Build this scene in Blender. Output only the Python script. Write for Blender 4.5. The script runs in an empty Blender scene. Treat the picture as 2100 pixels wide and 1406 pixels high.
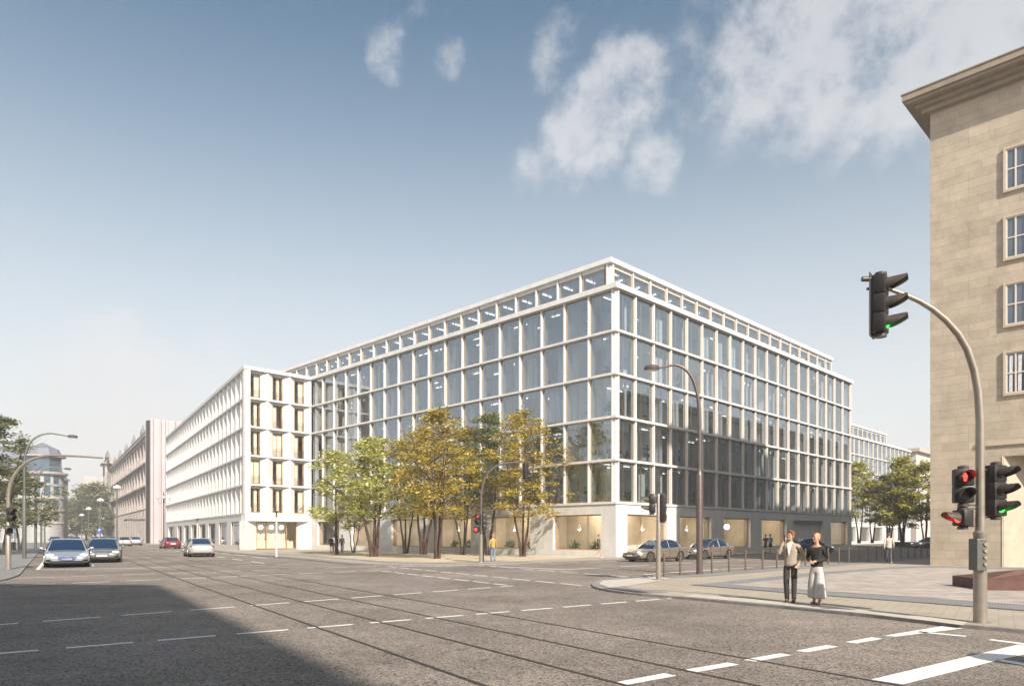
import bpy, bmesh, math, random
from mathutils import Vector, Matrix, noise
R = math.radians
random.seed(7)
sc = bpy.context.scene
COL = sc.collection
# ---------------------------------------------------------------- camera (25 mm lens, verticals kept vertical by lens shift)
FPX, CX, HY, EYE, KZ = 1458.3, 1050.0, 1097.0, 1.75, 0.06      # reference pixels of the 2100 x 1406 photograph
cam = bpy.data.cameras.new('camera'); camo = bpy.data.objects.new('camera', cam); COL.objects.link(camo)
camo.location = (0, 0, EYE); camo.rotation_euler = (R(90), 0, 0)
cam.lens = 25.0; cam.sensor_width = 36.0; cam.shift_y = (HY - 703.0) / 2100.0
cam.clip_start = 0.1; cam.clip_end = 5000
sc.camera = camo
# ---------------------------------------------------------------- sun, exposure
SUN_EL = R(35.0); SUN_AZ = math.atan2(0.41, -0.91)    # clockwise from +Y
sd = Vector((math.sin(SUN_AZ) * math.cos(SUN_EL), math.cos(SUN_AZ) * math.cos(SUN_EL), math.sin(SUN_EL)))
sl = bpy.data.lights.new('sun', 'SUN'); sl.energy = 3.6; sl.angle = R(0.7); sl.color = (1.0, 0.91, 0.80)
so = bpy.data.objects.new('sun', sl); COL.objects.link(so)
so.rotation_euler = (-sd).to_track_quat('-Z', 'Y').to_euler()
sc.view_settings.view_transform = 'Standard'; sc.view_settings.look = 'None'
sc.view_settings.exposure = 1.25; sc.view_settings.gamma = 1.0
sc.cycles.max_bounces = 8; sc.cycles.transparent_max_bounces = 24; sc.cycles.diffuse_bounces = 3
sc.cycles.glossy_bounces = 3; sc.cycles.volume_bounces = 0
sc.cycles.caustics_reflective = False; sc.cycles.caustics_refractive = False
sc.cycles.use_denoising = True

def G(px, py, z=0.0):
    """point of the plane at height z seen at photo pixel (px, py)"""
    d = FPX * (EYE - z) / (py - HY)
    return Vector(((px - CX) / FPX * d, d, z))
def GD(px, d, z=0.0):
    return Vector(((px - CX) / FPX * d, d, z))

# ---------------------------------------------------------------- world: Nishita sky with clouds laid on the sky dome by direction
w = bpy.data.worlds.new('World'); sc.world = w; w.use_nodes = True
nt = w.node_tree; N = nt.nodes; L = nt.links; N.clear()
def wn(t, **k):
    n = N.new(t)
    for a, b in k.items(): setattr(n, a, b)
    return n
def wmath(op, a, b=None, clamp=False):
    n = wn('ShaderNodeMath', operation=op, use_clamp=clamp)
    for i, v in enumerate((a, b)):
        if v is None: continue
        if isinstance(v, (int, float)): n.inputs[i].default_value = v
        else: L.new(v, n.inputs[i])
    return n.outputs[0]
outw = wn('ShaderNodeOutputWorld'); bg = wn('ShaderNodeBackground')
sky = wn('ShaderNodeTexSky', sky_type='NISHITA', sun_disc=False, sun_elevation=SUN_EL, sun_rotation=SUN_AZ,
         altitude=100, air_density=1.0, dust_density=1.6, ozone_density=1.2)
tc = wn('ShaderNodeTexCoord')
nz = wn('ShaderNodeTexNoise'); nz.inputs['Scale'].default_value = 7.0; nz.inputs['Detail'].default_value = 9; nz.inputs['Roughness'].default_value = 0.62
L.new(tc.outputs['Generated'], nz.inputs['Vector'])
nz2 = wn('ShaderNodeTexNoise'); nz2.inputs['Scale'].default_value = 22.0; nz2.inputs['Detail'].default_value = 7; nz2.inputs['Roughness'].default_value = 0.65
L.new(tc.outputs['Generated'], nz2.inputs['Vector'])
CLOUDS = [(1265,205,120,1.0),(1220,285,95,1.0),(1180,240,60,.8),(1345,175,70,.6),(1110,352,60,.66),(1365,350,70,.74),(1410,172,45,.6),
          (812,105,60,.75),(862,52,45,.6),(935,130,45,.58),(1140,112,58,.72),(1145,55,48,.6),(560,110,40,.22),
          (1480,90,150,.62),(1600,120,190,.85),(1720,90,210,1.0),(1560,190,130,.72),(1750,210,140,.8),(1900,80,230,1.0),(2060,30,260,1.0),
          (1480,250,55,.4),(1990,220,150,.6),(300,575,70,.3),(470,615,120,.34),(520,630,70,.32),(280,770,120,.42),(480,712,70,.34),(640,730,110,.42),
          (240,880,210,.95),(170,850,130,.8),(430,850,200,.6),(60,940,240,.5),(700,730,180,.42)]
acc = None
wob = wn('ShaderNodeTexNoise'); wob.inputs['Scale'].default_value = 5.0; wob.inputs['Detail'].default_value = 6; wob.inputs['Roughness'].default_value = .6
L.new(tc.outputs['Generated'], wob.inputs['Vector'])
w1 = wn('ShaderNodeVectorMath', operation='SUBTRACT'); L.new(wob.outputs['Color'], w1.inputs[0]); w1.inputs[1].default_value = (.5,.5,.5)
w2 = wn('ShaderNodeVectorMath', operation='MULTIPLY_ADD'); L.new(w1.outputs[0], w2.inputs[0]); w2.inputs[1].default_value = (.11,.11,.11); L.new(tc.outputs['Generated'], w2.inputs[2])
for px, py, r, s in CLOUDS:
    d = Vector(((px-CX)/FPX, 1.0, (HY-py)/FPX)); k = d.length; d.normalize()
    vm = wn('ShaderNodeVectorMath', operation='DISTANCE'); L.new(w2.outputs[0], vm.inputs[0]); vm.inputs[1].default_value = d
    mr = wn('ShaderNodeMapRange', interpolation_type='SMOOTHSTEP'); L.new(vm.outputs['Value'], mr.inputs['Value'])
    rr = r / FPX / k * 1.62
    mr.inputs['From Min'].default_value = 0.25*rr; mr.inputs['From Max'].default_value = rr
    mr.inputs['To Min'].default_value = s; mr.inputs['To Max'].default_value = 0.0
    acc = mr.outputs['Result'] if acc is None else wmath('MAXIMUM', acc, mr.outputs['Result'])
nn = wmath('ADD', wmath('MULTIPLY', wmath('SUBTRACT', nz.outputs['Fac'], 0.5), 2.4), wmath('MULTIPLY', wmath('SUBTRACT', nz2.outputs['Fac'], 0.5), 2.7))
dens = wmath('SUBTRACT', wmath('ADD', acc, wmath('MULTIPLY', nn, wmath('ADD', wmath('MULTIPLY', acc, 0.4, True), 0.22))), 0.32)
mr = wn('ShaderNodeMapRange', interpolation_type='SMOOTHSTEP'); L.new(dens, mr.inputs['Value'])
mr.inputs['From Min'].default_value = 0.0; mr.inputs['From Max'].default_value = 0.75
mr.inputs['To Min'].default_value = 0.0; mr.inputs['To Max'].default_value = 0.64
tint = wn('ShaderNodeMix', data_type='RGBA', blend_type='MULTIPLY'); tint.inputs[0].default_value = 1.0
L.new(sky.outputs['Color'], tint.inputs[6]); tint.inputs[7].default_value = (.27, .48, .50, 1)
# horizon veil: the air is thick and warm white low in the sky
sep = wn('ShaderNodeSeparateXYZ'); L.new(tc.outputs['Generated'], sep.inputs[0])
veil = wn('ShaderNodeMapRange', interpolation_type='SMOOTHSTEP'); L.new(sep.outputs['Z'], veil.inputs['Value'])
veil.inputs['From Min'].default_value = 0.0; veil.inputs['From Max'].default_value = 0.66
veil.inputs['To Min'].default_value = 0.92; veil.inputs['To Max'].default_value = 0.0
vm_ = wn('ShaderNodeMix', data_type='RGBA'); L.new(veil.outputs[0], vm_.inputs[0]); L.new(tint.outputs[2], vm_.inputs[6])
vm_.inputs[7].default_value = (4.25, 4.25, 4.25, 1)
cm = wn('ShaderNodeMix', data_type='RGBA'); L.new(mr.outputs[0], cm.inputs[0]); L.new(vm_.outputs[2], cm.inputs[6])
shade = wn('ShaderNodeMix', data_type='RGBA'); L.new(nz.outputs['Fac'], shade.inputs[0])
shade.inputs[6].default_value = (3.1, 3.15, 3.3, 1); shade.inputs[7].default_value = (4.3, 4.15, 4.1, 1)
L.new(shade.outputs[2], cm.inputs[7])
# added bright sky behind the camera, out of view, lifts the shaded faces
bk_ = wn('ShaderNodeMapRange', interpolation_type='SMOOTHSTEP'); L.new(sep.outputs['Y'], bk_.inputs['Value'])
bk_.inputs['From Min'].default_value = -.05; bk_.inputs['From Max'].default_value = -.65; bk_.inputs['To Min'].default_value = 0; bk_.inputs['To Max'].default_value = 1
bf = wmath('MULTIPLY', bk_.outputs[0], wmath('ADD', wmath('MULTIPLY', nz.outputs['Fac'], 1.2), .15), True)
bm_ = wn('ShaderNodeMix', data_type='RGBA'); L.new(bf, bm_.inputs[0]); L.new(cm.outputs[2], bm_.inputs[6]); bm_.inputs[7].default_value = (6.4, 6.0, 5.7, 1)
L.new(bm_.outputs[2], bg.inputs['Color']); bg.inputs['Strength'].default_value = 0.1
L.new(bg.outputs[0], outw.inputs[0])

# ---------------------------------------------------------------- materials
MATS = {}
def new_mat(name):
    m = bpy.data.materials.new(name); m.use_nodes = True; MATS[name] = m
    return m, m.node_tree.nodes, m.node_tree.links, m.node_tree.nodes['Principled BSDF']
def mat(name, color, rough=0.6, metal=0.0, var=0.0, scale=3.0, bump=0.0, bscale=40.0, color2=None, spec=0.5, emit=0.0, coat=0.0, streak=1.0):
    m, n, l, b = new_mat(name)
    b.inputs['Base Color'].default_value = (*color, 1); b.inputs['Roughness'].default_value = rough
    b.inputs['Metallic'].default_value = metal; b.inputs['Specular IOR Level'].default_value = spec
    if coat: b.inputs['Coat Weight'].default_value = coat; b.inputs['Coat Roughness'].default_value = 0.05
    if emit:
        b.inputs['Emission Color'].default_value = (*color, 1); b.inputs['Emission Strength'].default_value = emit
    tcn = n.new('ShaderNodeTexCoord')
    if var or color2:
        t = n.new('ShaderNodeTexNoise'); t.inputs['Scale'].default_value = scale; t.inputs['Detail'].default_value = 8; t.inputs['Roughness'].default_value = .6
        mp = n.new('ShaderNodeMapping'); mp.inputs['Scale'].default_value = (1,1,streak); l.new(tcn.outputs['Object'], mp.inputs['Vector']); l.new(mp.outputs[0], t.inputs['Vector'])
        r = n.new('ShaderNodeValToRGB'); l.new(t.outputs['Fac'], r.inputs[0])
        c2 = color2 or tuple(c * (1 - var) for c in color)
        r.color_ramp.elements[0].position = 0.32; r.color_ramp.elements[0].color = (*c2, 1)
        r.color_ramp.elements[1].position = 0.68; r.color_ramp.elements[1].color = (*[min(1, c * (1 + var * .4)) for c in color], 1)
        l.new(r.outputs[0], b.inputs['Base Color'])
    if bump:
        t = n.new('ShaderNodeTexNoise'); t.inputs['Scale'].default_value = bscale; t.inputs['Detail'].default_value = 5
        l.new(tcn.outputs['Object'], t.inputs['Vector'])
        bp = n.new('ShaderNodeBump'); bp.inputs['Strength'].default_value = bump; bp.inputs['Distance'].default_value = 0.02
        l.new(t.outputs['Fac'], bp.inputs['Height']); l.new(bp.outputs[0], b.inputs['Normal'])
    return m
def glass_mat(name, tint=(.9,.95,.97), ior=1.7, add=0.06, rough=0.0):
    m, n, l, b = new_mat(name); n.remove(b); o = n['Material Output']
    tr = n.new('ShaderNodeBsdfTransparent'); tr.inputs[0].default_value = (*tint, 1)
    gl = n.new('ShaderNodeBsdfGlossy'); gl.inputs['Roughness'].default_value = rough; gl.inputs['Color'].default_value = (.80,.91,1,1)
    lw = n.new('ShaderNodeLayerWeight'); lw.inputs['Blend'].default_value = .5; f0 = ((ior-1)/(ior+1))**2 + add
    fr = n.new('ShaderNodeMath'); fr.operation = 'POWER'; l.new(lw.outputs['Facing'], fr.inputs[0]); fr.inputs[1].default_value = 3.6
    a = n.new('ShaderNodeMath'); a.operation = 'MULTIPLY_ADD'; a.use_clamp = True; l.new(fr.outputs[0], a.inputs[0]); a.inputs[1].default_value = 1-f0; a.inputs[2].default_value = f0
    tcn = n.new('ShaderNodeTexCoord'); t = n.new('ShaderNodeTexNoise'); t.inputs['Scale'].default_value = .9; l.new(tcn.outputs['Object'], t.inputs['Vector'])
    bp = n.new('ShaderNodeBump'); bp.inputs['Strength'].default_value = .03; bp.inputs['Distance'].default_value = .05; l.new(t.outputs['Fac'], bp.inputs['Height']); l.new(bp.outputs[0], gl.inputs['Normal'])
    mx = n.new('ShaderNodeMixShader'); l.new(a.outputs[0], mx.inputs[0]); l.new(tr.outputs[0], mx.inputs[1]); l.new(gl.outputs[0], mx.inputs[2])
    l.new(mx.outputs[0], o.inputs[0])
    return m
M_white = mat('white_render', (.67,.66,.645), .8, var=.13, scale=2.2, streak=.22, bump=.25, bscale=60)
M_brickw = mat('whitewashed_brick', (.62,.61,.59), .85, var=.12, scale=1.6, streak=.4, bump=.5, bscale=22)
M_timber = mat('oak_frame', (.40,.25,.12), .5, var=.3, scale=5, bump=.1)
M_liner = mat('oak_liner', (.33,.27,.205), .6, var=.2, scale=4)
M_glass = glass_mat('window_glass', tint=(.76,.85,.95), ior=1.6, add=.24)
M_shop = glass_mat('shop_glass', tint=(.97,.97,.96), ior=1.5, add=.02)
M_curt = mat('curtain_cloth', (.62,.58,.50), .9, var=.12, scale=6)
M_curtc = mat('cream_curtain_cloth', (.80,.74,.60), .9, var=.1, scale=6)
M_inw = mat('interior_wall', (.78,.76,.72), .9, var=.1, scale=.35)
M_inbeige = mat('interior_beige_wall', (.72,.63,.50), .9, var=.25, scale=.8)
M_floor = mat('interior_floor', (.30,.28,.26), .8)
M_light = mat('ceiling_light_tube', (1,.95,.88), .5, emit=1.3)
M_globe = mat('globe_light', (1,.96,.9), .5, emit=1.6)
M_dark = mat('dark_metal', (.03,.028,.028), .45, metal=.4)
M_black = mat('black_plastic', (.022,.02,.02), .42, var=.3, scale=9)
M_pole = mat('brown_grey_steel', (.36,.32,.27), .38, metal=.55, var=.15, scale=6, bump=.05)
M_bronze = mat('bronze_steel', (.22,.165,.13), .42, metal=.6, var=.2, scale=6)
M_mauve = mat('mauve_steel', (.15,.115,.105), .4, metal=.5, var=.15, scale=5)
M_grn = mat('green_grey_steel', (.13,.14,.125), .45, metal=.4, var=.15, scale=5)
M_kerb = mat('granite_kerb', (.27,.25,.235), .8, var=.3, scale=4, bump=.3)
M_roofg = mat('roof_gravel', (.4,.39,.37), .9, var=.2, scale=3)

def asphalt():
    m, n, l, b = new_mat('asphalt')
    tcn = n.new('ShaderNodeTexCoord')
    def noi(s, d=6, r=.6):
        t = n.new('ShaderNodeTexNoise'); t.inputs['Scale'].default_value = s; t.inputs['Detail'].default_value = d; t.inputs['Roughness'].default_value = r
        l.new(tcn.outputs['Object'], t.inputs['Vector']); return t.outputs['Fac']
    v = n.new('ShaderNodeTexVoronoi'); v.inputs['Scale'].default_value = 34; l.new(tcn.outputs['Object'], v.inputs['Vector'])
    v2 = n.new('ShaderNodeTexVoronoi'); v2.inputs['Scale'].default_value = 75; l.new(tcn.outputs['Object'], v2.inputs['Vector'])
    def ramp(src, p0, c0, p1, c1):
        r = n.new('ShaderNodeValToRGB'); l.new(src, r.inputs[0]); e = r.color_ramp.elements
        e[0].position = p0; e[0].color = (*c0, 1); e[1].position = p1; e[1].color = (*c1, 1); return r.outputs[0]
    base = ramp(noi(.22, 5, .65), .35, (.175,.148,.128), .68, (.305,.262,.228))
    sp = ramp(v.outputs['Color'], .10, (.30,.29,.28), .55, (1.2,1.2,1.19))
    sp2 = ramp(v2.outputs['Color'], .15, (.55,.54,.53), .7, (1.2,1.2,1.2))
    med = ramp(noi(2.2, 5), .3, (.86,.86,.86), .7, (1.08,1.08,1.08))
    def mul(a, c):
        x = n.new('ShaderNodeMix'); x.data_type = 'RGBA'; x.blend_type = 'MULTIPLY'; x.inputs[0].default_value = 1; l.new(a, x.inputs[6]); l.new(c, x.inputs[7]); return x.outputs[2]
    l.new(mul(mul(mul(base, sp), sp2), med), b.inputs['Base Color']); b.inputs['Roughness'].default_value = .82
    b.inputs['Specular IOR Level'].default_value = .35
    bp = n.new('ShaderNodeBump'); bp.inputs['Strength'].default_value = .7; bp.inputs['Distance'].default_value = .008; l.new(v.outputs['Distance'], bp.inputs['Height']); l.new(bp.outputs[0], b.inputs['Normal'])
    return m
M_asph = asphalt()
def brick_mat(name, c1, c2, cm, bw, bh, mortar, rough=.85, ang=0.0, bump=.4, var=.3, vertical=False, nscale=.6, offset=.5):
    """blocks / slabs / setts from the Brick texture, laid in object space"""
    m, n, l, b = new_mat(name)
    tcn = n.new('ShaderNodeTexCoord'); mp = n.new('ShaderNodeMapping'); l.new(tcn.outputs['Object'], mp.inputs['Vector'])
    if vertical: mp.inputs['Rotation'].default_value = (R(90) if vertical == 1 else R(90), 0, 0)
    else: mp.inputs['Rotation'].default_value = (0, 0, ang)
    src = mp.outputs[0]
    if vertical:
        s = n.new('ShaderNodeSeparateXYZ'); l.new(tcn.outputs['Object'], s.inputs[0]); a = n.new('ShaderNodeMath'); a.operation = 'ADD'
        l.new(s.outputs[0], a.inputs[0]); l.new(s.outputs[1], a.inputs[1]); c = n.new('ShaderNodeCombineXYZ'); l.new(a.outputs[0], c.inputs[0]); l.new(s.outputs[2], c.inputs[1]); src = c.outputs[0]
    t = n.new('ShaderNodeTexBrick'); l.new(src, t.inputs['Vector'])
    t.inputs['Color1'].default_value = (*c1, 1); t.inputs['Color2'].default_value = (*c2, 1); t.inputs['Mortar'].default_value = (*cm, 1)
    t.inputs['Scale'].default_value = 1; t.inputs['Brick Width'].default_value = bw; t.inputs['Row Height'].default_value = bh; t.inputs['Mortar Size'].default_value = mortar
    t.inputs['Mortar Smooth'].default_value = .3; t.offset = offset; t.squash = .75 if vertical else 1; t.squash_frequency = 3
    no = n.new('ShaderNodeTexNoise'); no.inputs['Scale'].default_value = nscale; no.inputs['Detail'].default_value = 9; no.inputs['Roughness'].default_value = .68; l.new(tcn.outputs['Object'], no.inputs['Vector'])
    r = n.new('ShaderNodeValToRGB'); l.new(no.outputs['Fac'], r.inputs[0]); r.color_ramp.elements[0].position = .3; r.color_ramp.elements[0].color = (1-var,)*3+(1,); r.color_ramp.elements[1].position = .7; r.color_ramp.elements[1].color = (1.12,1.12,1.12,1)
    x = n.new('ShaderNodeMix'); x.data_type = 'RGBA'; x.blend_type = 'MULTIPLY'; x.inputs[0].default_value = 1; l.new(t.outputs['Color'], x.inputs[6]); l.new(r.outputs[0], x.inputs[7]); l.new(x.outputs[2], b.inputs['Base Color'])
    b.inputs['Roughness'].default_value = rough
    n2 = n.new('ShaderNodeTexNoise'); n2.inputs['Scale'].default_value = 9; n2.inputs['Detail'].default_value = 8; l.new(tcn.outputs['Object'], n2.inputs['Vector'])
    ad = n.new('ShaderNodeMath'); ad.operation = 'MULTIPLY_ADD'; l.new(n2.outputs['Fac'], ad.inputs[0]); ad.inputs[1].default_value = .6; iv = n.new('ShaderNodeMath'); iv.operation = 'SUBTRACT'; iv.inputs[0].default_value = 1; l.new(t.outputs['Fac'], iv.inputs[1]); l.new(iv.outputs[0], ad.inputs[2])
    bp = n.new('ShaderNodeBump'); bp.inputs['Strength'].default_value = bump; bp.inputs['Distance'].default_value = .02; l.new(ad.outputs[0], bp.inputs['Height']); l.new(bp.outputs[0], b.inputs['Normal'])
    return m
M_slab = brick_mat('beige_paving', (.40,.345,.27), (.36,.31,.245), (.24,.21,.17), .5, .25, .012, ang=.6, var=.15, bump=.2)
M_sett = brick_mat('grey_setts', (.30,.30,.30), (.24,.245,.25), (.15,.145,.14), .12, .1, .014, ang=.6, var=.2, bump=.5)
M_stonep = brick_mat('pink_stone_paving', (.48,.41,.36), (.39,.345,.31), (.27,.23,.20), 1.1, .62, .012, ang=.15, var=.4, bump=.15, nscale=1.3)
M_pale = mat('pale_concrete_slab', (.50,.455,.39), .85, var=.12, scale=2)
M_dust = mat('sandy_ground', (.50,.42,.31), .95, var=.2, scale=.5, bump=.3)
M_stone = brick_mat('limestone_blocks', (.50,.42,.325), (.43,.36,.28), (.38,.315,.24), 1.25, .46, .008, vertical=1, var=.24, bump=.8, nscale=.9)
M_stones = mat('limestone_trim', (.50,.42,.32), .8, var=.15, scale=2, bump=.3)
M_mark = mat('road_paint', (.82,.80,.76), .65, var=.22, scale=14)
M_rail = mat('rail_groove', (.045,.032,.026), .6, var=.3, scale=3)

# ---------------------------------------------------------------- mesh building
class MB:
    def __init__(s): s.v = []; s.f = []; s.m = []; s.mi = 0
    def add(s, vs, fs):
        o = len(s.v); s.v += [tuple(x) for x in vs]
        for f in fs: s.f.append(tuple(i + o for i in f)); s.m.append(s.mi)
    def hexa(s, p):   # 8 corners: bottom 0-3, top 4-7
        s.add(p, [(0,3,2,1),(4,5,6,7),(0,1,5,4),(1,2,6,5),(2,3,7,6),(3,0,4,7)])
    def box(s, x0, x1, y0, y1, z0, z1):
        s.hexa([(x0,y0,z0),(x1,y0,z0),(x1,y1,z0),(x0,y1,z0),(x0,y0,z1),(x1,y0,z1),(x1,y1,z1),(x0,y1,z1)])
    def fbox(s, F, u0, u1, w0, w1, z0, z1):
        s.hexa([F(u0,w0,z0),F(u1,w0,z0),F(u1,w1,z0),F(u0,w1,z0),F(u0,w0,z1),F(u1,w0,z1),F(u1,w1,z1),F(u0,w1,z1)])
    def obox(s, c, ax, ay, az):   # centre and three half axes
        c = Vector(c); p = []
        for k in (-1, 1):
            for i, j in ((-1,-1),(1,-1),(1,1),(-1,1)): p.append(c + i*Vector(ax) + j*Vector(ay) + k*Vector(az))
        s.hexa(p)
    def prism(s, poly, z0, z1):
        n = len(poly); v = [(p[0],p[1],z0) for p in poly] + [(p[0],p[1],z1) for p in poly]
        s.add(v, [tuple(range(n))[::-1], tuple(range(n, 2*n))] + [(i,(i+1)%n,n+(i+1)%n,n+i) for i in range(n)])
    def sheet(s, pts): s.add(pts, [tuple(range(len(pts)))])
    def tube(s, pts, rad, seg=10, cap=True):
        pts = [Vector(p) for p in pts]; n = len(pts)
        if not hasattr(rad, '__len__'): rad = [rad]*n
        up = None; o = []
        for i, p in enumerate(pts):
            t = (pts[min(i+1,n-1)] - pts[max(i-1,0)]).normalized()
            if up is None:
                up = Vector((0,0,1)) if abs(t.z) < .9 else Vector((1,0,0))
            a = t.cross(up).normalized(); b_ = a.cross(t).normalized(); up = b_
            for k in range(seg):
                th = 2*math.pi*k/seg; o.append(p + rad[i]*(math.cos(th)*a + math.sin(th)*b_))
        f = [(i*seg+k, i*seg+(k+1)%seg, (i+1)*seg+(k+1)%seg, (i+1)*seg+k) for i in range(n-1) for k in range(seg)]
        if cap: f += [tuple(range(seg)), tuple(range((n-1)*seg, n*seg))[::-1]]
        s.add(o, f)
    def lathe(s, prof, seg=14, c=(0,0,0)):   # prof: (r, z)
        o = []; n = len(prof)
        for r, z in prof:
            for k in range(seg):
                th = 2*math.pi*k/seg; o.append((c[0]+r*math.cos(th), c[1]+r*math.sin(th), c[2]+z))
        f = [(i*seg+k, i*seg+(k+1)%seg, (i+1)*seg+(k+1)%seg, (i+1)*seg+k) for i in range(n-1) for k in range(seg)]
        f += [tuple(range(seg))[::-1], tuple(range((n-1)*seg, n*seg))]
        s.add(o, f)
    def ball(s, c, r, seg=10, rings=7, sc_=(1,1,1)):
        p = [(math.sin(math.pi*i/rings)*r, -math.cos(math.pi*i/rings)*r) for i in range(rings+1)]
        p[0] = (r*.02, -r); p[-1] = (r*.02, r)
        o = len(s.v); s.lathe(p, seg, (0,0,0))
        for i in range(o, len(s.v)): v = s.v[i]; s.v[i] = (v[0]*sc_[0]+c[0], v[1]*sc_[1]+c[1], v[2]*sc_[2]+c[2])
    def mesh(s, name, mats, smooth=False, recalc=True, bevel=0):
        me = bpy.data.meshes.new(name); me.from_pydata(s.v, [], s.f)
        if not isinstance(mats, (list, tuple)): mats = [mats]
        for m in mats: me.materials.append(m)
        me.polygons.foreach_set('material_index', s.m)
        if recalc or bevel:
            bm = bmesh.new(); bm.from_mesh(me)
            if bevel:
                bmesh.ops.bevel(bm, geom=[e for e in bm.edges if len(e.link_faces)==2 and e.calc_face_angle(0) > .6], offset=bevel, segments=2, affect='EDGES', profile=.5)
            bmesh.ops.recalc_face_normals(bm, faces=bm.faces); bm.to_mesh(me); bm.free()
        if smooth:
            me.polygons.foreach_set('use_smooth', [True]*len(me.polygons))
            try: me.set_sharp_from_angle(angle=R(smooth if smooth > 1 else 40))
            except Exception: pass
        me.update(); return me
    def build(s, name, mats, parent=None, **k):
        return link(name, s.mesh(name, mats, **k), parent)
def link(name, me, parent=None, loc=None, rz=None):
    o = bpy.data.objects.new(name, me); COL.objects.link(o)
    if parent: o.parent = parent
    if loc is not None: o.location = loc
    if rz is not None: o.rotation_euler = (0, 0, rz)
    return o
def tag(o, label, cat, group=None, kind=None):
    if label: o['label'] = label
    if cat: o['category'] = cat
    if group: o['group'] = group
    if kind: o['kind'] = kind
    return o
def thing(name, label, cat, loc=(0,0,0), rz=0.0, group=None):
    o = bpy.data.objects.new(name, None); COL.objects.link(o); o.location = loc; o.rotation_euler = (0,0,rz); o.empty_display_size = .2
    return tag(o, label, cat, group)
def dup(o, parent=None, loc=None, rz=None, label=None, scale=None):
    c = o.copy(); COL.objects.link(c); c.parent = parent
    if loc is not None: c.location = loc
    if rz is not None: c.rotation_euler = (0,0,rz)
    if label: c['label'] = label
    if scale: c.scale = scale
    for ch in KIDS(o): dup(ch, c)
    return c
def KIDS(o): return [x for x in COL.objects if x.parent == o]
S2 = math.sqrt(.5)

# ---------------------------------------------------------------- ground, roads, pavements
def structure(name, mb, m, **k):
    o = mb.build(name, m, **k); o['kind'] = 'structure'; return o
g = MB(); nx, ny = 8, 12
g.sheet([(-420,-70,0),(420,-70,0),(420,760,0),(-420,760,0)])
road = structure('road', g, M_asph)
def poly_px(pts, z=0.0): return [tuple(G(x, y, z)) for x, y in pts]
dS = Vector((-.6385, 1, 0)).normalized()      # direction of the long street
dR = Vector((S2, S2, 0))                      # direction of the cross street
def slab_poly(name, pts, m, z1=KZ, kerb=.16, kerbm=None):
    """raised pavement from a closed outline, with a kerb stone round it"""
    p = MB(); n = len(pts)
    c = sum((Vector((q[0],q[1],0)) for q in pts), Vector())/n
    inner = []
    for i in range(n):
        a, b, d = Vector(pts[i-1][:2]+(0,)) if isinstance(pts[i-1],tuple) else Vector((*pts[i-1][:2],0)), Vector((*pts[i][:2],0)), Vector((*pts[(i+1)%n][:2],0))
        e1 = (b-a).normalized(); e2 = (d-b).normalized(); n1 = Vector((-e1.y,e1.x,0)); n2 = Vector((-e2.y,e2.x,0)); nn_ = (n1+n2)
        nn_ = nn_.normalized() / max(.35, nn_.normalized().dot(n1)); inner.append(b + nn_*kerb*SGN(pts))
    p.prism([tuple(q)[:2] for q in inner], .0 - .2, z1)
    o = structure(name, p, m)
    k = MB()
    for i in range(n):
        j = (i+1) % n; a, b = pts[i], pts[j]; ia, ib = inner[i], inner[j]
        k.hexa([(a[0],a[1],-.2),(b[0],b[1],-.2),(ib[0],ib[1],-.2),(ia[0],ia[1],-.2),(a[0],a[1],z1+.004),(b[0],b[1],z1+.004),(ib[0],ib[1],z1+.004),(ia[0],ia[1],z1+.004)])
    k.build('kerb', M_kerb, o)
    return o
def SGN(pts):
    a = sum(pts[i][0]*pts[(i+1)%len(pts)][1]-pts[(i+1)%len(pts)][0]*pts[i][1] for i in range(len(pts)))
    return 1 if a > 0 else -1
def t2(v): return (v[0], v[1])
# block pavement round the white building
pA = G(480,1134.8); far = pA + dS*330
blk = [t2(far), t2(G(414,1127.2)), t2(pA), t2(G(575,1143)), t2(G(640,1149.2)), t2(G(683,1154)), t2(G(725,1157.2)), t2(G(767,1159.3)), t2(G(820,1160.5)), t2(G(867,1160.7)), t2(G(930,1160.2)), t2(G(987,1158)), t2(G(1045,1155.5))]
q0 = Vector((1.56,45.5,0)); blk += [t2(q0), t2(q0+dR*66), t2(q0+dR*66+Vector((-60,60,0))), t2(far+Vector((60,30,0)))]
block = slab_poly('block_pavement', blk, M_slab)
# plaza on the right, with a rounded acute corner
b0 = Vector((6.0,28.1,0)) + Vector((-.35,.35,0))
pl = [t2(b0+dR*120), t2(b0+dR*2), t2(b0), t2(G(1345,1181.5)), t2(G(1300,1184.5)), t2(G(1262,1187)), t2(G(1232,1191)), t2(G(1218,1195)), t2(G(1212.5,1199.5)), t2(G(1216,1204.5)), t2(G(1230,1209.5)), t2(G(1250,1213)),
      t2(G(1280,1217.3)), t2(G(1319,1221.4)), t2(G(1390,1227.3)), t2(G(1533,1240.7)), t2(G(1600,1246.8)), t2(G(1700,1257)), t2(G(1790,1266)), t2(G(1933,1283)), t2(G(2100,1298))]
e = G(2100,1298) - G(1933,1283); e.normalize(); pl += [t2(G(2100,1298)+e*30), (110, -20), (150, 90)]
plaza = slab_poly('plaza_pavement', pl, M_slab)
# left pavement along the long street
l0 = G(89,1120); lp = [t2(l0+dS*330), t2(l0), t2(G(40.5,1179.5)), t2(G(27,1185)), t2(G(10,1190)), t2(G(-20,1194)), t2(G(-80,1196)), (-60,22), (-150,60), (-400,330)]
leftp = slab_poly('side_pavement', lp, M_sett)
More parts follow.
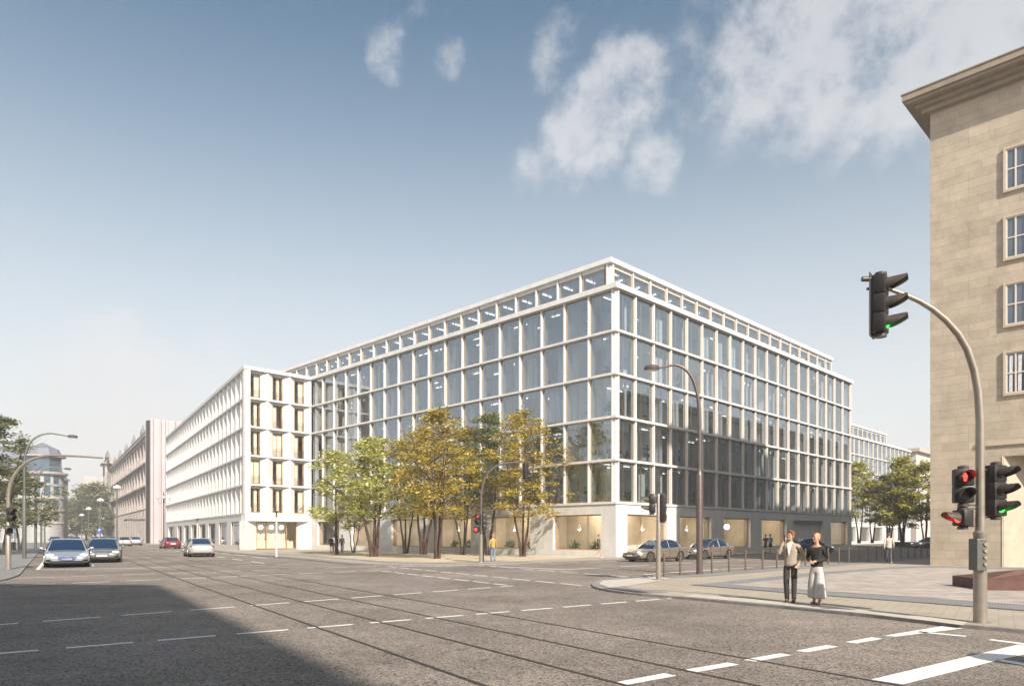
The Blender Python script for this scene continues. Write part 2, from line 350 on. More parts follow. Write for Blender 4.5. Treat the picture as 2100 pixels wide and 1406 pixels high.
# grey sett strips and stone fields laid 4 mm proud of the paving
def field(name, pts, m, z=.064, parent=None):
    q = MB(); q.sheet([(p[0],p[1],z) for p in pts]); o = q.build(name, m, parent)
    if not parent: o['kind'] = 'structure'
    return o
def strip_along(pts, w0, w1, z):
    vs = []
    n = len(pts)
    for i in range(n):
        a = Vector((*pts[max(i-1,0)][:2],0)); b = Vector((*pts[min(i+1,n-1)][:2],0)); t = (b-a).normalized(); nn_ = Vector((-t.y,t.x,0))
        p = Vector((*pts[i][:2],0)); vs += [tuple(p+nn_*w0+Vector((0,0,z))), tuple(p+nn_*w1+Vector((0,0,z)))]
    return vs, [(2*i,2*i+1,2*i+3,2*i+2) for i in range(n-1)]
q = MB(); k_ = [p for p in pl[2:13]]
a, b = strip_along(pl[1:14], .2*SGN(pl), 1.0*SGN(pl), .064); q.add(a, b); q.build('sett_strip', M_sett, plaza)
q = MB(); a, b = strip_along([pl[1], t2(b0+dR*60)], -.2*SGN(pl), -1.1*SGN(pl), .068); q.add(a, b); q.build('sett_strip', M_sett, plaza)
field('pale_slab', poly_px([(1228,1196),(1236,1189.5),(1300,1184.8),(1345,1181.8),(1378,1185.5),(1340,1192),(1290,1200),(1250,1204)], .072), M_pale, .072, plaza)
field('pale_slab', poly_px([(1395,1221),(1426,1218),(1600,1231.5),(1700,1241),(1900,1263.5),(1985,1274.5),(1975,1281),(1900,1271.5),(1790,1258.5),(1700,1249.5),(1600,1239.5),(1533,1233.5)], .072), M_pale, .072, plaza)
field('stone_field', poly_px([(1415,1198.6),(1530,1187.5),(1640,1176),(1800,1163.5),(1900,1159.6),(2400,1168),(2900,1230),(2600,1278),(2100,1252),(1850,1232),(1600,1214)], .064), M_sett, .068, plaza)
field('stone_field', poly_px([(1500,1198),(1600,1188),(1720,1175),(1830,1166.5),(1910,1163.5),(2400,1175),(2800,1225),(2500,1262),(2100,1240),(1850,1222),(1600,1206)], .064), M_stonep, .074, plaza)
a_, b_ = G(1415,1198.6,KZ), G(2100,1252,KZ); q = MB(); a, b = strip_along([t2(a_), t2(G(1600,1214,KZ)), t2(b_), t2(b_+(b_-a_)*.6)], 0, .07, .080); q.add(a, b); q.build('drain_line', M_dark, plaza)
# sandy tree ground and sett strips in front of the white building
field('sandy_field', poly_px([(640,1131),(760,1129),(1235,1140.5),(1180,1144.5),(1080,1149.5),(985,1152),(900,1152.5),(800,1150),(700,1144),(655,1139)], .064), M_dust, .066, block)
kk = blk[1:14]; q = MB(); a, b = strip_along(kk, .25*SGN(blk), .9*SGN(blk), .064); q.add(a, b); q.build('sett_strip', M_sett, block)
q = MB(); a, b = strip_along(kk[1:], 2.3*SGN(blk), 3.1*SGN(blk), .070); q.add(a, b); q.build('sett_strip', M_sett, block)

# road markings and tram rails
mk = MB(); Z1 = .004
def bar(p, q_, wd, z=Z1):
    p = Vector((p[0],p[1],0)); q_ = Vector((q_[0],q_[1],0)); t = (q_-p).normalized(); nn_ = Vector((-t.y,t.x,0))*wd/2
    mk.sheet([tuple(v+Vector((0,0,z))) for v in (p-nn_, q_-nn_, q_+nn_, p+nn_)])
def row(a, b, dash, gap, wd):
    a, b = G(*a), G(*b); d = b-a; Ln = d.length; d.normalize(); s = 0
    while s < Ln-.1: bar(a+d*s, a+d*min(s+dash,Ln), wd); s += dash+gap
row((-330,1366),(1378,1225.8), .93,.36,.13)
row((-320,1304),(1052,1200.4), 1.06,.42,.13)
row((27,1200),(780,1168.8), 1.25,.55,.13)
row((32,1185),(772,1160.5), 1.35,.6,.13)
bar(G(77,1167.2),G(295,1163.8),.22); row((306,1163.2),(672,1154.8),1.6,.7,.14)
row((783,1170),(1040,1199.2),1.2,.35,.14); row((796,1161),(1213,1201.8),1.25,.4,.14)
bar(G(981,1159.2),G(1163,1167.3),.22); bar(G(1163,1167.3),G(1232,1163.2),.18); row((993,1159.6),(1288,1182),1.4,.5,.14)
row((1000,1158.3),(1266,1150),3.2,.8,.16)
for ax, ay, bx, by in ((1270.6,1161,1329.8,1158),(1359,1156.5,1418.5,1153.7),(1448,1151.6,1488,1149.5),(1518,1147.6,1560,1145.6),(1590,1144.2,1628,1142.5),(1660,1140.8,1694,1139.4)): bar(G(ax,ay),G(bx,by),.15)
bar(G(1319.6,1177.3),G(1473,1167),.2); row((1480,1166.4),(1760,1151),3,1.0,.15)
def quadm(pts): mk.sheet([tuple(G(x,y)+Vector((0,0,Z1))) for x,y in pts])
for qd in ([(1259.5,1398.8),(1362,1379.8),(1388,1385),(1283,1404)],[(1404.8,1372.6),(1491.7,1357.9),(1516.7,1362),(1429.8,1377.4)],[(1525,1352),(1600,1338.8),(1623.8,1342.4),(1548.8,1356)],
           [(1631,1333.8),(1695,1322),(1720,1325),(1656,1337)],[(1732,1316),(1787,1306),(1810.7,1309),(1756,1318.6)],[(1812,1303),(1931,1283.3),(1976,1287.6),(1836,1304.8)],
           [(1785.7,1392.9),(2031,1334.5),(2088,1321),(2150,1330),(2052,1352),(1852,1402.8)],[(1881,1295.6),(1886,1293.8),(1983,1303),(1979,1305)],[(2026,1311.5),(2034,1309.8),(2200,1331),(2200,1335)],
           [(2040,1353.5),(2052,1351),(2200,1375),(2200,1381)]): quadm(qd)
# lane lines of the long street behind the crossing
bar(G(77,1167.2),G(108,1131.5),.18); bar(G(108,1131.5),G(108,1131.5)+dS*200,.15)
a = G(190,1160); row_dir = dS
for off in (0.0,):
    s = 0
    while s < 150: bar(a+dS*s, a+dS*(s+3), .18); s += 7
a = G(545,1143.5)
s = 0
while s < 220: bar(a+dS*s, a+dS*(s+min(40,5)), .16); s += 6.5
a = G(541,1154)
for k in range(26): bar(a+dS*(k*6.2), a+dS*(k*6.2+3.4), .15)
a = G(345,1150)
mk.build('lane_marking', M_mark, road)
rl = MB(); mk_, mk = mk, rl
for (x0,y0),(x1,y1) in (((600,1268),(993,1405)),((600,1228.3),(1253,1396.7)),((600,1204),(1300,1351.7)),((600,1186),(1300,1309))):
    a, b = G(x0,y0), G(x1,y1); d = (b-a).normalized(); bar(b+d*25, a-d*12, .07, .0045); a2 = a-d*12
    bar(a2, a2-Vector((-.6385,1,0)).normalized()*-230, .07, .0045)
# cross-street rail pair
for (x0,y0),(x1,y1) in (((1230,1163.2),(1350,1172)),): bar(G(x0,y0),G(x1,y1),.06,.0045)
rl.build('tram_rail', M_rail, road); mk = mk_
# ================================================================ the white office building, its wing, the second block
Z0, FH = 4.20, 3.36
def ring(mb, x0, x1, y0, y1, z0, z1, t):
    mb.box(x0,x0+t,y0,y1,z0,z1); mb.box(x1-t,x1,y0,y1,z0,z1); mb.box(x0+t,x1-t,y0+.001,y1-.001,z0,z0+t); mb.box(x0+t,x1-t,y0+.001,y1-.001,z1-t,z1)
def window_meshes(W, H, name, mull=(-.1,), deep=.30):
    m = MB(); ring(m, -W/2, W/2, 0, .06, 0, H, .06); m.mi = 1; ring(m, -W/2+.005, W/2-.005, .06, deep, .005, H-.005, .035)
    m.mi = 0; ring(m, -W/2+.04, W/2-.04, deep, deep+.06, .04, H-.04, .07)
    for x in mull: m.box(x*W-.035, x*W+.035, deep+.002, deep+.058, .11, H-.11)
    p = MB(); p.sheet([(-W/2+.06,.03,.06),(W/2-.06,.03,.06),(W/2-.06,.03,H-.06),(-W/2+.06,.03,H-.06)])
    return m.mesh(name, [M_timber, M_liner]), p.mesh(name+'_pane', M_glass, recalc=False)
def curtain_mesh(x0, x1, z0, z1, y=.75, m=None, amp=.05, wl=.16):
    c = MB(); n = max(4, int((x1-x0)/wl*4)); vs = []
    for i in range(n+1):
        x = x0+(x1-x0)*i/n; yy = y + amp*math.sin(x/wl*2*math.pi) + .02*math.sin(x*23)
        vs += [(x,yy,z0),(x,yy,z1)]
    c.add(vs, [(2*i,2*i+2,2*i+3,2*i+1) for i in range(n)])
    return c.mesh('curtain', m or M_curt, smooth=True, recalc=False)
W1 = 2.38; H1 = FH-.20
WIN, PANE = window_meshes(W1, H1, 'window', deep=.42)
WINR, PANER = window_meshes(W1, H1, 'window', deep=.10)
WINP, PANEP = window_meshes(W1, 2.32, 'roof_window')
CURT = [curtain_mesh(-1.1,-.55,.1,3.0,.68), curtain_mesh(.35,1.12,.1,3.0,.68), curtain_mesh(-1.12,-.2,.1,3.0,.68), curtain_mesh(.75,1.12,.1,3.0,.68), curtain_mesh(-1.12,.1,.1,3.0,.68), curtain_mesh(-.1,1.12,.1,3.0,.68)]
def place_windows(root, specs, main, name='window', keep=100):
    """specs: (window mesh, pane mesh, curtain mesh or None, x,y,z,rz,scale_x, extra); the nearest ones become parts, the rest one part"""
    M = Matrix.Translation(root.location) @ Matrix.Rotation(root.rotation_euler[2], 4, 'Z')
    specs = sorted(specs, key=lambda s: (M @ Vector(s[3:6])).length)
    for s in specs[:keep]:
        o = link(name, s[0], root, s[3:6], s[6]); o.scale = (s[7],1,1)
        link('pane', s[1], o)
        if s[2]: link('curtain', s[2], o)
        if s[8]: link('railing', s[8], o)
    rest = specs[keep:]
    if rest:
        a, p, c = MB(), MB(), MB()
        for s in rest:
            T = Matrix.Translation(s[3:6]) @ Matrix.Rotation(s[6], 4, 'Z') @ Matrix.Diagonal((s[7],1,1,1))
            for me, tgt in ((s[0],a),(s[1],p),(s[2],c)):
                if not me: continue
                off = len(tgt.v); tgt.v += [tuple(T @ v.co) for v in me.vertices]
                for f in me.polygons: tgt.f.append(tuple(i+off for i in f.vertices)); tgt.m.append(f.material_index)
        o = a.build(name+'_rows', [M_timber, M_liner], root, recalc=False); o['kind'] = 'stuff'
        p.build('pane', M_glass, o, recalc=False)
        if c.f: c.build('curtain', M_curt, o, recalc=False)
def wall_open(mb, F, u0, u1, z0, z1, ops, w0=-.5, w1=0.0, oz0=.55, oz1=3.42):
    mb.fbox(F, u0, u1, w0, w1, oz1, z1); x = u0
    for a, b, *fl in ops:
        mb.fbox(F, x, a, w0, w1, z0, oz1); x = b
        if not (fl and fl[0] == 'door'): mb.fbox(F, a, b, w0, w1, z0, oz0)
    mb.fbox(F, x, u1, w0, w1, z0, oz1)
def office(name, label, loc, rz, nR, nL, lenR, lenL, uR0, uL0, pR, pL, opsR, opsL, ph, interior, keep):
    root = thing(name, label, 'office building', loc, rz)
    FR = lambda u, w_, z: (u, -w_, z)
    FL = lambda u, w_, z: (-w_, u, z)
    fr = MB(); specs = []
    for k in range(6):
        z0 = Z0+FH*k; z1 = z0+(.18 if k < 5 else .40); ov = .08 if k < 5 else .16
        if k == 0: z0 -= .0
        fr.fbox(FR, -ov, lenR+ov, -.30, ov, z0, z1); fr.fbox(FL, .30, lenL, -.30, ov, z0, z1)
    for k in range(5):
        za, zb = Z0+FH*k+.18, Z0+FH*(k+1)
        fr.box(.14,.46,.14,.46,za,zb)
        for F, n, u0, p, Ln in ((FR,nR,uR0,pR,lenR),(FL,nL,uL0,pL,lenL)):
            fr.fbox(F, .34, .47, -.29, -.015, za, zb)
            for j in range(1, n+1):
                u = u0+p*j
                if F is FL and j == n and lenL < 50: continue
                fr.hexa([F(u-.06,-.015,za),F(u+.06,-.015,za),F(u+.11,-.28,za),F(u-.11,-.28,za),F(u-.06,-.015,zb),F(u+.06,-.015,zb),F(u+.11,-.28,zb),F(u-.11,-.28,zb)])
            for j in range(n):
                a = u0+p*j+.105; b = u0+p*(j+1)-.105
                if j == 0: a = .48
                c = (a+b)/2; L_ = F(c,-.20,za+.0)
                cu = random.choice(CURT+[None]) if interior else random.choice(CURT)
                specs.append((WIN if F is FL else WINR, PANE, cu, L_[0], L_[1], L_[2]+.005, 0 if F is FR else R(-90), (b-a)/W1, None))
                fr.fbox(F, a, b, -.28, -.16, zb-.045, zb-.002)
    if interior: pass
    # penthouse, set back behind the cornice
    pr0, pr1, pl1 = 2.1, ph[0], ph[1]; zt = Z0+FH*5+.40
    FRp = lambda u, w_, z: (u, 2.1-w_, z); FLp = lambda u, w_, z: (2.1-w_, u, z)
    zc = 24.12
    fr.fbox(FRp, pr0-.12, pr1+.12, -.5, .12, zc, zc+.38); fr.fbox(FLp, pr0+.5, pl1, -.5, .12, zc, zc+.38)
    fr.box(pr0+.5, pr1-.1, pr0+.5, pl1, zc+.02, zc+.3)
    fr.box(pr0+.2, pr0+.6, pr0+.2, pr0+.6, zt, zc)
    for F, F0, p, u0, u1, n in ((FRp, 0, pR, uR0, pr1, nR),(FLp, 1, pL, uL0, pl1, nL+6)):
        fr.fbox(F, pr0+.34, pr0+.5, -.42, -.02, zt, zc)
        for j in range(1, n+1):
            u = u0+p*j
            if u < pr0+1.2 or u > u1: continue
            fr.fbox(F, u-.07, u+.07, -.42, -.02, zt, zc)
        for j in range(n):
            a = max(u0+p*j+.1, pr0+.5); b = min(u0+p*(j+1)-.1, u1)
            if b-a < .8: continue
            L_ = F((a+b)/2, -.20, zt+.1)
            specs.append((WINP, PANEP, None, *L_, 0 if F is FRp else R(-90), (b-a)/W1, None))
            fr.fbox(F, a, b, -.40, -.20, zt, zt+.1); fr.fbox(F, a, b, -.40, -.16, zt+.1+2.32, zc-.002)
        fr.fbox(F, u1-.15, u1, -.42, -.02, zt, zc) if F is FRp else None
    fr.build('facade_frame', M_white, root)
    # plinth
    pb = MB()
    wall_open(pb, FR, 0, lenR, 0, Z0-.03, opsR); wall_open(pb, FL, .5, lenL, 0, Z0-.03, opsL)
    pb.build('plinth_wall', M_brickw, root)
    jt = MB(); jt.fbox(FR, .04, lenR-.04, -.46, -.05, Z0-.03, Z0); jt.fbox(FL, .46, lenL, -.46, -.05, Z0-.03, Z0); jt.build('shadow_gap', M_dark, root)
    # rear walls, roof terrace, slabs and core
    bk = MB(); D_ = lenL if lenL > 50 else 58.0
    bk.box(lenR-.3, lenR+.0, .31, D_, 0, Z0+FH*5-.01); bk.box(.47, lenR-.31, D_-.3, D_, 0, Z0+FH*5-.01)
    bk.build('rear_wall', M_white, root)
    rf = MB(); rf.box(.31, lenR, .31, D_, Z0+FH*5+.01, Z0+FH*5+.3); rf.build('roof_terrace', M_roofg, root)
    sl_ = MB()
    for k in range(5): sl_.box(.31, lenR-.31, .31, D_-.31, Z0+FH*k+.01, Z0+FH*k+.15)
    sl_.box(.51, lenR-.31, .51, D_-.31, 0.0, .14)
    sl_.build('floor_slab', M_inw, root)
    co = MB(); d_ = 4.6
    co.box(d_, lenR-.5, d_, D_-.5, .14, Z0-.02)
    for k in range(5): co.box(d_, lenR-.5, d_, D_-.5, Z0+FH*k+.15, Z0+FH*(k+1)-.02)
    co.box(d_+1.5, pr1-1, d_+1.5, pl1-1, zt+.02, zc-.02)
    for k in range(5):
        for j in range(3, nR, 4): u = uR0+pR*j; co.box(u-.06,u+.06,1.0,d_-.01,Z0+FH*k+.15,Z0+FH*(k+1)-.02)
        for j in range(2, nL, 3): u = uL0+pL*j; co.box(1.0,d_-.01,u-.06,u+.06,Z0+FH*k+.15,Z0+FH*(k+1)-.02)
    co.build('interior_wall', M_inw, root)
    if interior:
        L_ = []
        for k in range(5):
            zz = Z0+FH*(k+1)-.10
            for y in (1.9, 3.5):
                for j in range(nR*2):
                    u = uR0+pR/2*j+.8
                    if u < lenR-1.5 and random.random() < .2: L_.append((u,u+.95,y,y+.06,zz,zz+.05))
                for j in range(nL*2):
                    u = uL0+pL/2*j+.8
                    if u < lenL-1 and random.random() < .2 and u > 5: L_.append((y,y+.06,u,u+.95,zz,zz+.05))
        for j in range(0, nL+2): u = 3.4+pL*j; L_.append((3.8,5.0,u,u+.1,zc-.1,zc-.05))
        for j in range(1, nR-2): u = 3.4+pR*j; L_.append((u,u+.1,3.8,5.0,zc-.1,zc-.05))
        L_.sort(key=lambda q: q[0]+q[2]); rest = MB()
        for i, q in enumerate(L_):
            if i < 100: m = MB(); m.box(*q); m.build('ceiling_light', M_light, root)
            else: rest.box(*q)
        o = rest.build('ceiling_light_rows', M_light, root); o['kind'] = 'stuff'
    place_windows(root, specs, None, keep=keep)
    return root, FR, FL
C0 = Vector((8.08, 55.3, 0))
opsR = [(1.5,7.2),(9.2,14.6),(16.9,22.3),(24.7,30.6),(32.4,40.7),(42.9,48.2)]
opsL = [(1.45+7.74*k, 6.55+7.74*k) for k in range(6)]
office_b, FR, FL = office('office_building', 'long white office building with gridded glass facades and set-back top floor, behind the grove', C0, R(45),
    19, 18, 49.6, 46.7, .15, .2, 2.595, 2.583, opsR, opsL, (48.75, 62.0), True, 100)
# shop windows of the plinth
def shop(root, F, a, b, rzv, z0=.55, z1=3.42, closed=False):
    Wd = b-a; H = z1-z0; m = MB()
    if closed:
        m.fbox(F, a, b, -.62, -.52, z0-.55+.12, z1); m.build('closed_recess', M_brickw, root); return
    m = MB(); ring(m, -Wd/2, Wd/2, 0, .10, 0, H, .10); m.mi = 1; ring(m, -Wd/2+.01, Wd/2-.01, .10, .42, .01, H-.01, .05)
    o = link('shop_window', m.mesh('shop_window', [M_timber, M_liner]), root, F((a+b)/2, -.30, z0), rzv)
    p = MB(); p.sheet([(-Wd/2+.1,.05,.1),(Wd/2-.1,.05,.1),(Wd/2-.1,.05,H-.1),(-Wd/2+.1,.05,H-.1)]); p.build('pane', M_shop, o, recalc=False)
for i, (a, b) in enumerate(opsR): shop(office_b, FR, a, b, 0, closed=(i == 4))
for a, b in opsL: shop(office_b, FL, a, b, R(-90))
sw = MB(); sw.box(.8, 49, 3.4, 3.5, .14, 4.1); sw.box(3.4, 3.5, 3.51, 46, .14, 4.1)
for k in range(1, 6): u = opsR[k][0]-1; sw.box(u, u+.1, .6, 3.39, .14, 4.1)
for k in range(1, 6): u = opsL[k][0]-1.3; sw.box(.6, 3.39, u, u+.1, .14, 4.1)
sw.build('shop_wall', M_inbeige, office_b)
for F_, ops_ in ((FR, opsR), (FL, opsL)):
    for i, op_ in enumerate(ops_):
        if F_ is FR and i == 4: continue
        q_ = MB(); q_.fbox(F_, op_[0]+.6, op_[1]-.6, -2.6, -1.4, 4.0, 4.06); q_.build('shop_fill_panel', mat('shop_light', (1,.86,.66), .5, emit=3.2) if 'shop_light' not in MATS else MATS['shop_light'], office_b)  # added glowing panel, hidden above the window head, brightens the shop interior
cp = MB()   # corner core column behind the glazing
cp.box(3.9,4.5,3.9,4.5,4.36,20.9); cp.build('interior_column', M_inw, office_b)
def to_world(root, p):
    return Matrix.Translation(root.location) @ Matrix.Rotation(root.rotation_euler[2], 4, 'Z') @ Vector(p)
# second, similar block across the side street
N0 = C0 + Vector((46.4-8.08, 119.0-55.3, 0)); N0 = Vector((46.4,119.0,0))
office_c, FR2, FL2 = office('office_building', 'smaller white glazed office block across the side street, behind the lawn trees', N0, R(45),
    24, 10, 65.3, 58.0, .15, .2, 2.70, 2.583, [(1.5+7.8*k,7+7.8*k) for k in range(8)], [], (55.5, 40.0), False, 84)

# ---------------------------------------------------------------- residential wing
W0 = Vector((-30.9, 82.3, 0))
wing = thing('residential_building', 'white wing with folded concrete bays and tall oak windows, left of the glazed office building', 'residential building', W0, R(45))
FE = lambda u, w_, z: (u, -w_, z)
cl, sn = math.cos(R(77.56)), math.sin(R(77.56))
FG = lambda u, w_, z: (u*cl - w_*sn, u*sn + w_*cl, z)
LE, LG = 8.47, 71.3
fr = MB(); specs = []
for k in range(6):
    z0 = Z0+FH*k; z1 = z0+(.2 if k < 5 else .38); ov = .06 if k < 5 else .14
    fr.fbox(FE, -.0, LE, -.5, ov, z0, z1); fr.fbox(FG, .02, LG, -.5, ov, z0, z1-.003)
WINW, PANEW = window_meshes(1.24, 2.86, 'tall_window', mull=(-.05,), deep=.16)
PANEW.materials[0] = M_shop
CW = [curtain_mesh(-.55,-.05,.05,2.8,.26,M_curtc,.03,.11), curtain_mesh(.0,.56,.05,2.8,.26,M_curtc,.03,.11), curtain_mesh(-.56,.56,.05,2.8,.26,M_curtc,.03,.11), curtain_mesh(-.1,.3,.05,2.8,.26,M_curtc,.03,.11)]
rm = MB(); rm.box(-.6,.6,-.07,-.045,.98,1.01); rm.box(-.6,.6,-.07,-.045,.12,.14)
for i in range(13): rm.box(-.6+i*.1-.007,-.6+i*.1+.007,-.066,-.05,.14,.98)
RAIL = rm.mesh('railing', M_bronze)
for F, n, p, rzv in ((FE,3,LE/3,0),(FG,27,LG/27,R(77.56)+R(-180))):
    if F is FG: rzv = math.atan2(sn, cl) - math.pi
    for k in range(5):
        za, zb = Z0+FH*k+.2, Z0+FH*(k+1)
        for j in range(n):
            a, b = p*j, p*(j+1); ja, jb = a+p*.27, b-p*.27; d = -.44
            for (r_, jj, s_) in ((a,ja,1),(b,jb,-1)):
                v = [F(r_,0 if not (F is FE and j==0 and s_==1) else 0,za),F(jj,d,za),F(jj,d-.16,za),F(r_,d-.16,za)]
                fr.hexa(v+[(x,y,zb) for x,y,_ in v])
            fr.fbox(F, ja+.001, jb-.001, d-.16, d-.02, zb-.28, zb-.002)
            L_ = F((ja+jb)/2, d-.02, za+.01)
            specs.append((WINW, PANEW, random.choice(CW), *L_, rzv, (jb-ja)/1.24, RAIL if F is FE else None))
fr.build('facade_frame', M_white, wing)
place_windows(wing, specs, None, keep=100)
pb = MB()
gops = [(2.8,7.9),(10.6,15.8),(18.4,23.8),(26.3,31.5),(34.2,39.4),(42.1,47.3),(50,55.2),(59,68,'door')]
wall_open(pb, FG, .5, LG, 0, Z0-.03, gops)
pb.prism([(0,0),(.2,0),(1.74,.85),(1.74,1.05),(-.2,1.05)], 0, 3.42); pb.prism([(8.46,0),(8.25,0),(6.95,.85),(6.95,1.05),(8.46,1.05)], 0, 3.42)
pb.fbox(FE, -.0, 8.46, -1.05, 0, 3.42, Z0-.03)
pb.build('plinth_wall', M_white, wing)
jt = MB(); jt.fbox(FE, .03, LE, -.46, -.05, Z0-.03, Z0); jt.fbox(FG, .05, LG, -.46, -.05, Z0-.03, Z0); jt.build('shadow_gap', M_dark, wing)
for op in gops[:7]:
    Wd = op[1]-op[0]; m = MB(); H = 2.87; ring(m, -Wd/2, Wd/2, 0, .12, 0, H, .14); m.mi = 1; ring(m, -Wd/2+.01, Wd/2-.01, .12, .34, .01, H-.01, .05)
    o = link('shop_window', m.mesh('shop_window', [M_timber, M_liner]), wing, FG((op[0]+op[1])/2, -.12, .55), math.atan2(sn, cl)-math.pi+0)
    p = MB(); p.sheet([(-Wd/2+.1,.05,.1),(Wd/2-.1,.05,.1),(Wd/2-.1,.05,H-.1),(-Wd/2+.1,.05,H-.1)]); p.build('pane', M_shop, o, recalc=False)
gd = MB(); gd.fbox(FG, 59, 68, -.9, -.8, 0, 3.42); gd.build('garage_door', mat('pale_garage_door', (.62,.61,.58), .6, var=.05), wing)
# entrance glazing of the wing
en = MB(); ring(en, 1.74, 6.95, .87, .97, .12, 3.42, .08)
for x in (1.74+1.30, 1.74+2.6, 1.74+3.9): en.box(x-.045, x+.045, .88, .96, .2, 3.34)
eo = en.build('entrance_glazing', M_timber, wing)
p = MB(); p.sheet([(1.8,.92,.2),(6.9,.92,.2),(6.9,.92,3.34),(1.8,.92,3.34)]); p.build('pane', M_shop, eo, recalc=False)
c = curtain_mesh(1.8,6.1,.2,3.3,1.9,M_curt,.07,.3); link('curtain', c, eo)
cn = MB(); cn.box(1.85,6.2,1.45,1.5,.13,1.15); cn.build('counter_panel', mat('counter_panel', (.66,.60,.48), .7, var=.1), eo)
bk = MB()
bk.prism([(1.6,3.2),(8.3,3.2),(8.3,12.9),(21.5,12.9),(21.5,66),(15.6,67.6)], .1, Z0+FH*5-.05)
bk.prism([FG(1.6,-1.3,0)[:2], (1.9,1.3)[:2], (1.9,3.1), FG(3.4,-1.3,0)[:2]], .14, 4.1)
bk.build('core_wall', M_inbeige, wing)
sl_ = MB()
for k in range(6): sl_.prism([(.3,.51),(8.4,.51),(8.4,13),(21.6,13),(21.6,67),FG(LG-.3,-.51,0)[:2]], Z0+FH*k+.02, Z0+FH*k+.16)
sl_.build('floor_slab', M_floor, wing)
ew = MB(); ew.hexa([FG(LG,-.0,0),FG(LG,-10,0),FG(LG-.3,-10,0),FG(LG-.3,-.0,0),FG(LG,-.0,21),FG(LG,-10,21),FG(LG-.3,-10,21),FG(LG-.3,-.0,21)]); ew.build('end_wall', M_white, wing)
for i, x in enumerate((2.5,3.85,5.15)):
    gl = MB(); gl.ball((0,0,0), .27, 16, 10); gl_o = thing('globe_lamp', None, 'globe lamp', to_world(wing,(x,1.25,2.72)), 0, 'globe lamps behind the entrance glazing of the wing')
    tag(gl_o, ('left', 'middle', 'right')[i] + ' white globe lamp of the three hanging behind the curtained entrance glazing', None)
    gl.build('globe', M_globe, gl_o, smooth=True); t = MB(); t.tube([(0,0,.25),(0,0,.66)], .012, 6); t.build('cord', M_dark, gl_o)

# ---------------------------------------------------------------- stone building on the right
S0 = Vector((23.7,40.3,0))
stone = thing('stone_building', 'tall tan limestone building with a deep eave at the right edge, beside the plaza', 'stone building', S0, R(45))
# local x = along (1,1) (side), local -y = along (1,-1) (front, facing the camera is -x)
FS = lambda u, w_, z: (-w_, -u, z)            # front face: u runs along (1,-1)
HT = 25.6
sb = MB(); LF = 34
sb.fbox(FS, 0, 3.5, -.6, 0, 0, HT); sb.fbox(FS, 3.5, 8.2, -.6, 0, 5.95, HT); sb.fbox(FS, 8.2, LF, -.6, 0, 0, HT)
sb.box(.6, 16, -LF, -.0, 5.9, HT-.02); sb.box(.6,16,-.0-.5,-.003,0,5.89); sb.box(.6,16,-3.4,-.5,0,5.89); sb.box(.6,16,-LF,-8.3,0,5.89); sb.box(3.0,16,-8.29,-3.41,0,5.89)
# lower rear range along the cross street
sb.box(16.001, 130, -14, -.01, 0, 19.6)
sb.build('wall', M_stone, stone)
tr = MB(); v = [FS(3.5,-.02,0),FS(3.42,.03,0),FS(4.1,-.9,0),FS(4.3,-.9,0)]; tr.hexa([(x,y,0) for x,y,_ in v]+[(x,y,5.95) for x,y,_ in v])
tr.fbox(FS, 2.3, LF, 0, .10, 6.55, 6.75); tr.build('portal_trim', M_stones, stone)
pg = MB(); pg.fbox(FS, 4.3, 8.2, -2.9, -2.8, 0, 5.9); pg.build('portal_glazing', glass_mat('portal_glass', tint=(.35,.4,.4), ior=1.6, add=.05), stone)
pd = MB(); pd.fbox(FS, 3.42, 8.28, -2.99, -2.95, 0, 5.88); pd.build('portal_back', M_mauve, stone)
rf = MB()
for (o_, za, zb) in ((.35,HT,HT+.28),(.62,HT+.28,HT+.5),(1.02,HT+.5,HT+.68),(1.14,HT+.68,HT+1.02),(1.19,HT+1.02,HT+1.08)):
    rf.box(-o_, 16+o_, -LF-o_, o_, za, zb)
rf.hexa([(-1.1,-LF-1,HT+1.08),(17,-LF-1,HT+1.08),(17,1.1,HT+1.08),(-1.1,1.1,HT+1.08),(5,-LF+6,HT+2.4),(10,-LF+6,HT+2.4),(10,-6,HT+2.4),(5,-6,HT+2.4)])
rf.box(15.9, 131, -14.6, .9, 19.6, 19.95); rf.box(17.3, 131.2, -14.8, 1.15, 19.95, 20.35)
rf.build('eave', mat('eave_stone', (.30,.245,.185), .8, var=.2, scale=1.5, bump=.3), stone)
M_pane = mat('dark_blue_pane', (.07,.115,.16), .04, var=.3, scale=1.3, spec=.9)
M_net = mat('net_curtain', (.62,.63,.62), .8, var=.2, scale=5)
M_wframe = mat('white_window_frame', (.66,.60,.55), .6, var=.06, bump=.05)
def cross_window(Wd, Hd, surround=.16, out=.13, bars=(.5,), hb=(.5,), sm=None):
    a = MB(); ring(a, -Wd/2-surround, Wd/2+surround, -out, .05, -surround, Hd+surround, surround)
    b = MB(); ring(b, -Wd/2, Wd/2, -.07, .0, 0, Hd, .06)
    for x in bars: b.box(-Wd/2+Wd*x-.035, -Wd/2+Wd*x+.035, -.068, -.002, .06, Hd-.06)
    for z in hb: b.box(-Wd/2+.06, Wd/2-.06, -.064, -.003, Hd*z-.03, Hd*z+.03)
    p = MB(); p.sheet([(-Wd/2+.05,-.02,.05),(Wd/2-.05,-.02,.05),(Wd/2-.05,-.02,Hd-.05),(-Wd/2+.05,-.02,Hd-.05)])
    return a.mesh('window', sm or M_stones), b.mesh('sash', M_wframe), p.mesh('pane', M_pane, recalc=False)
wa, wb, wp = cross_window(1.70, 2.14, .12, .12, (.25,.5,.75))
cu = MB(); 
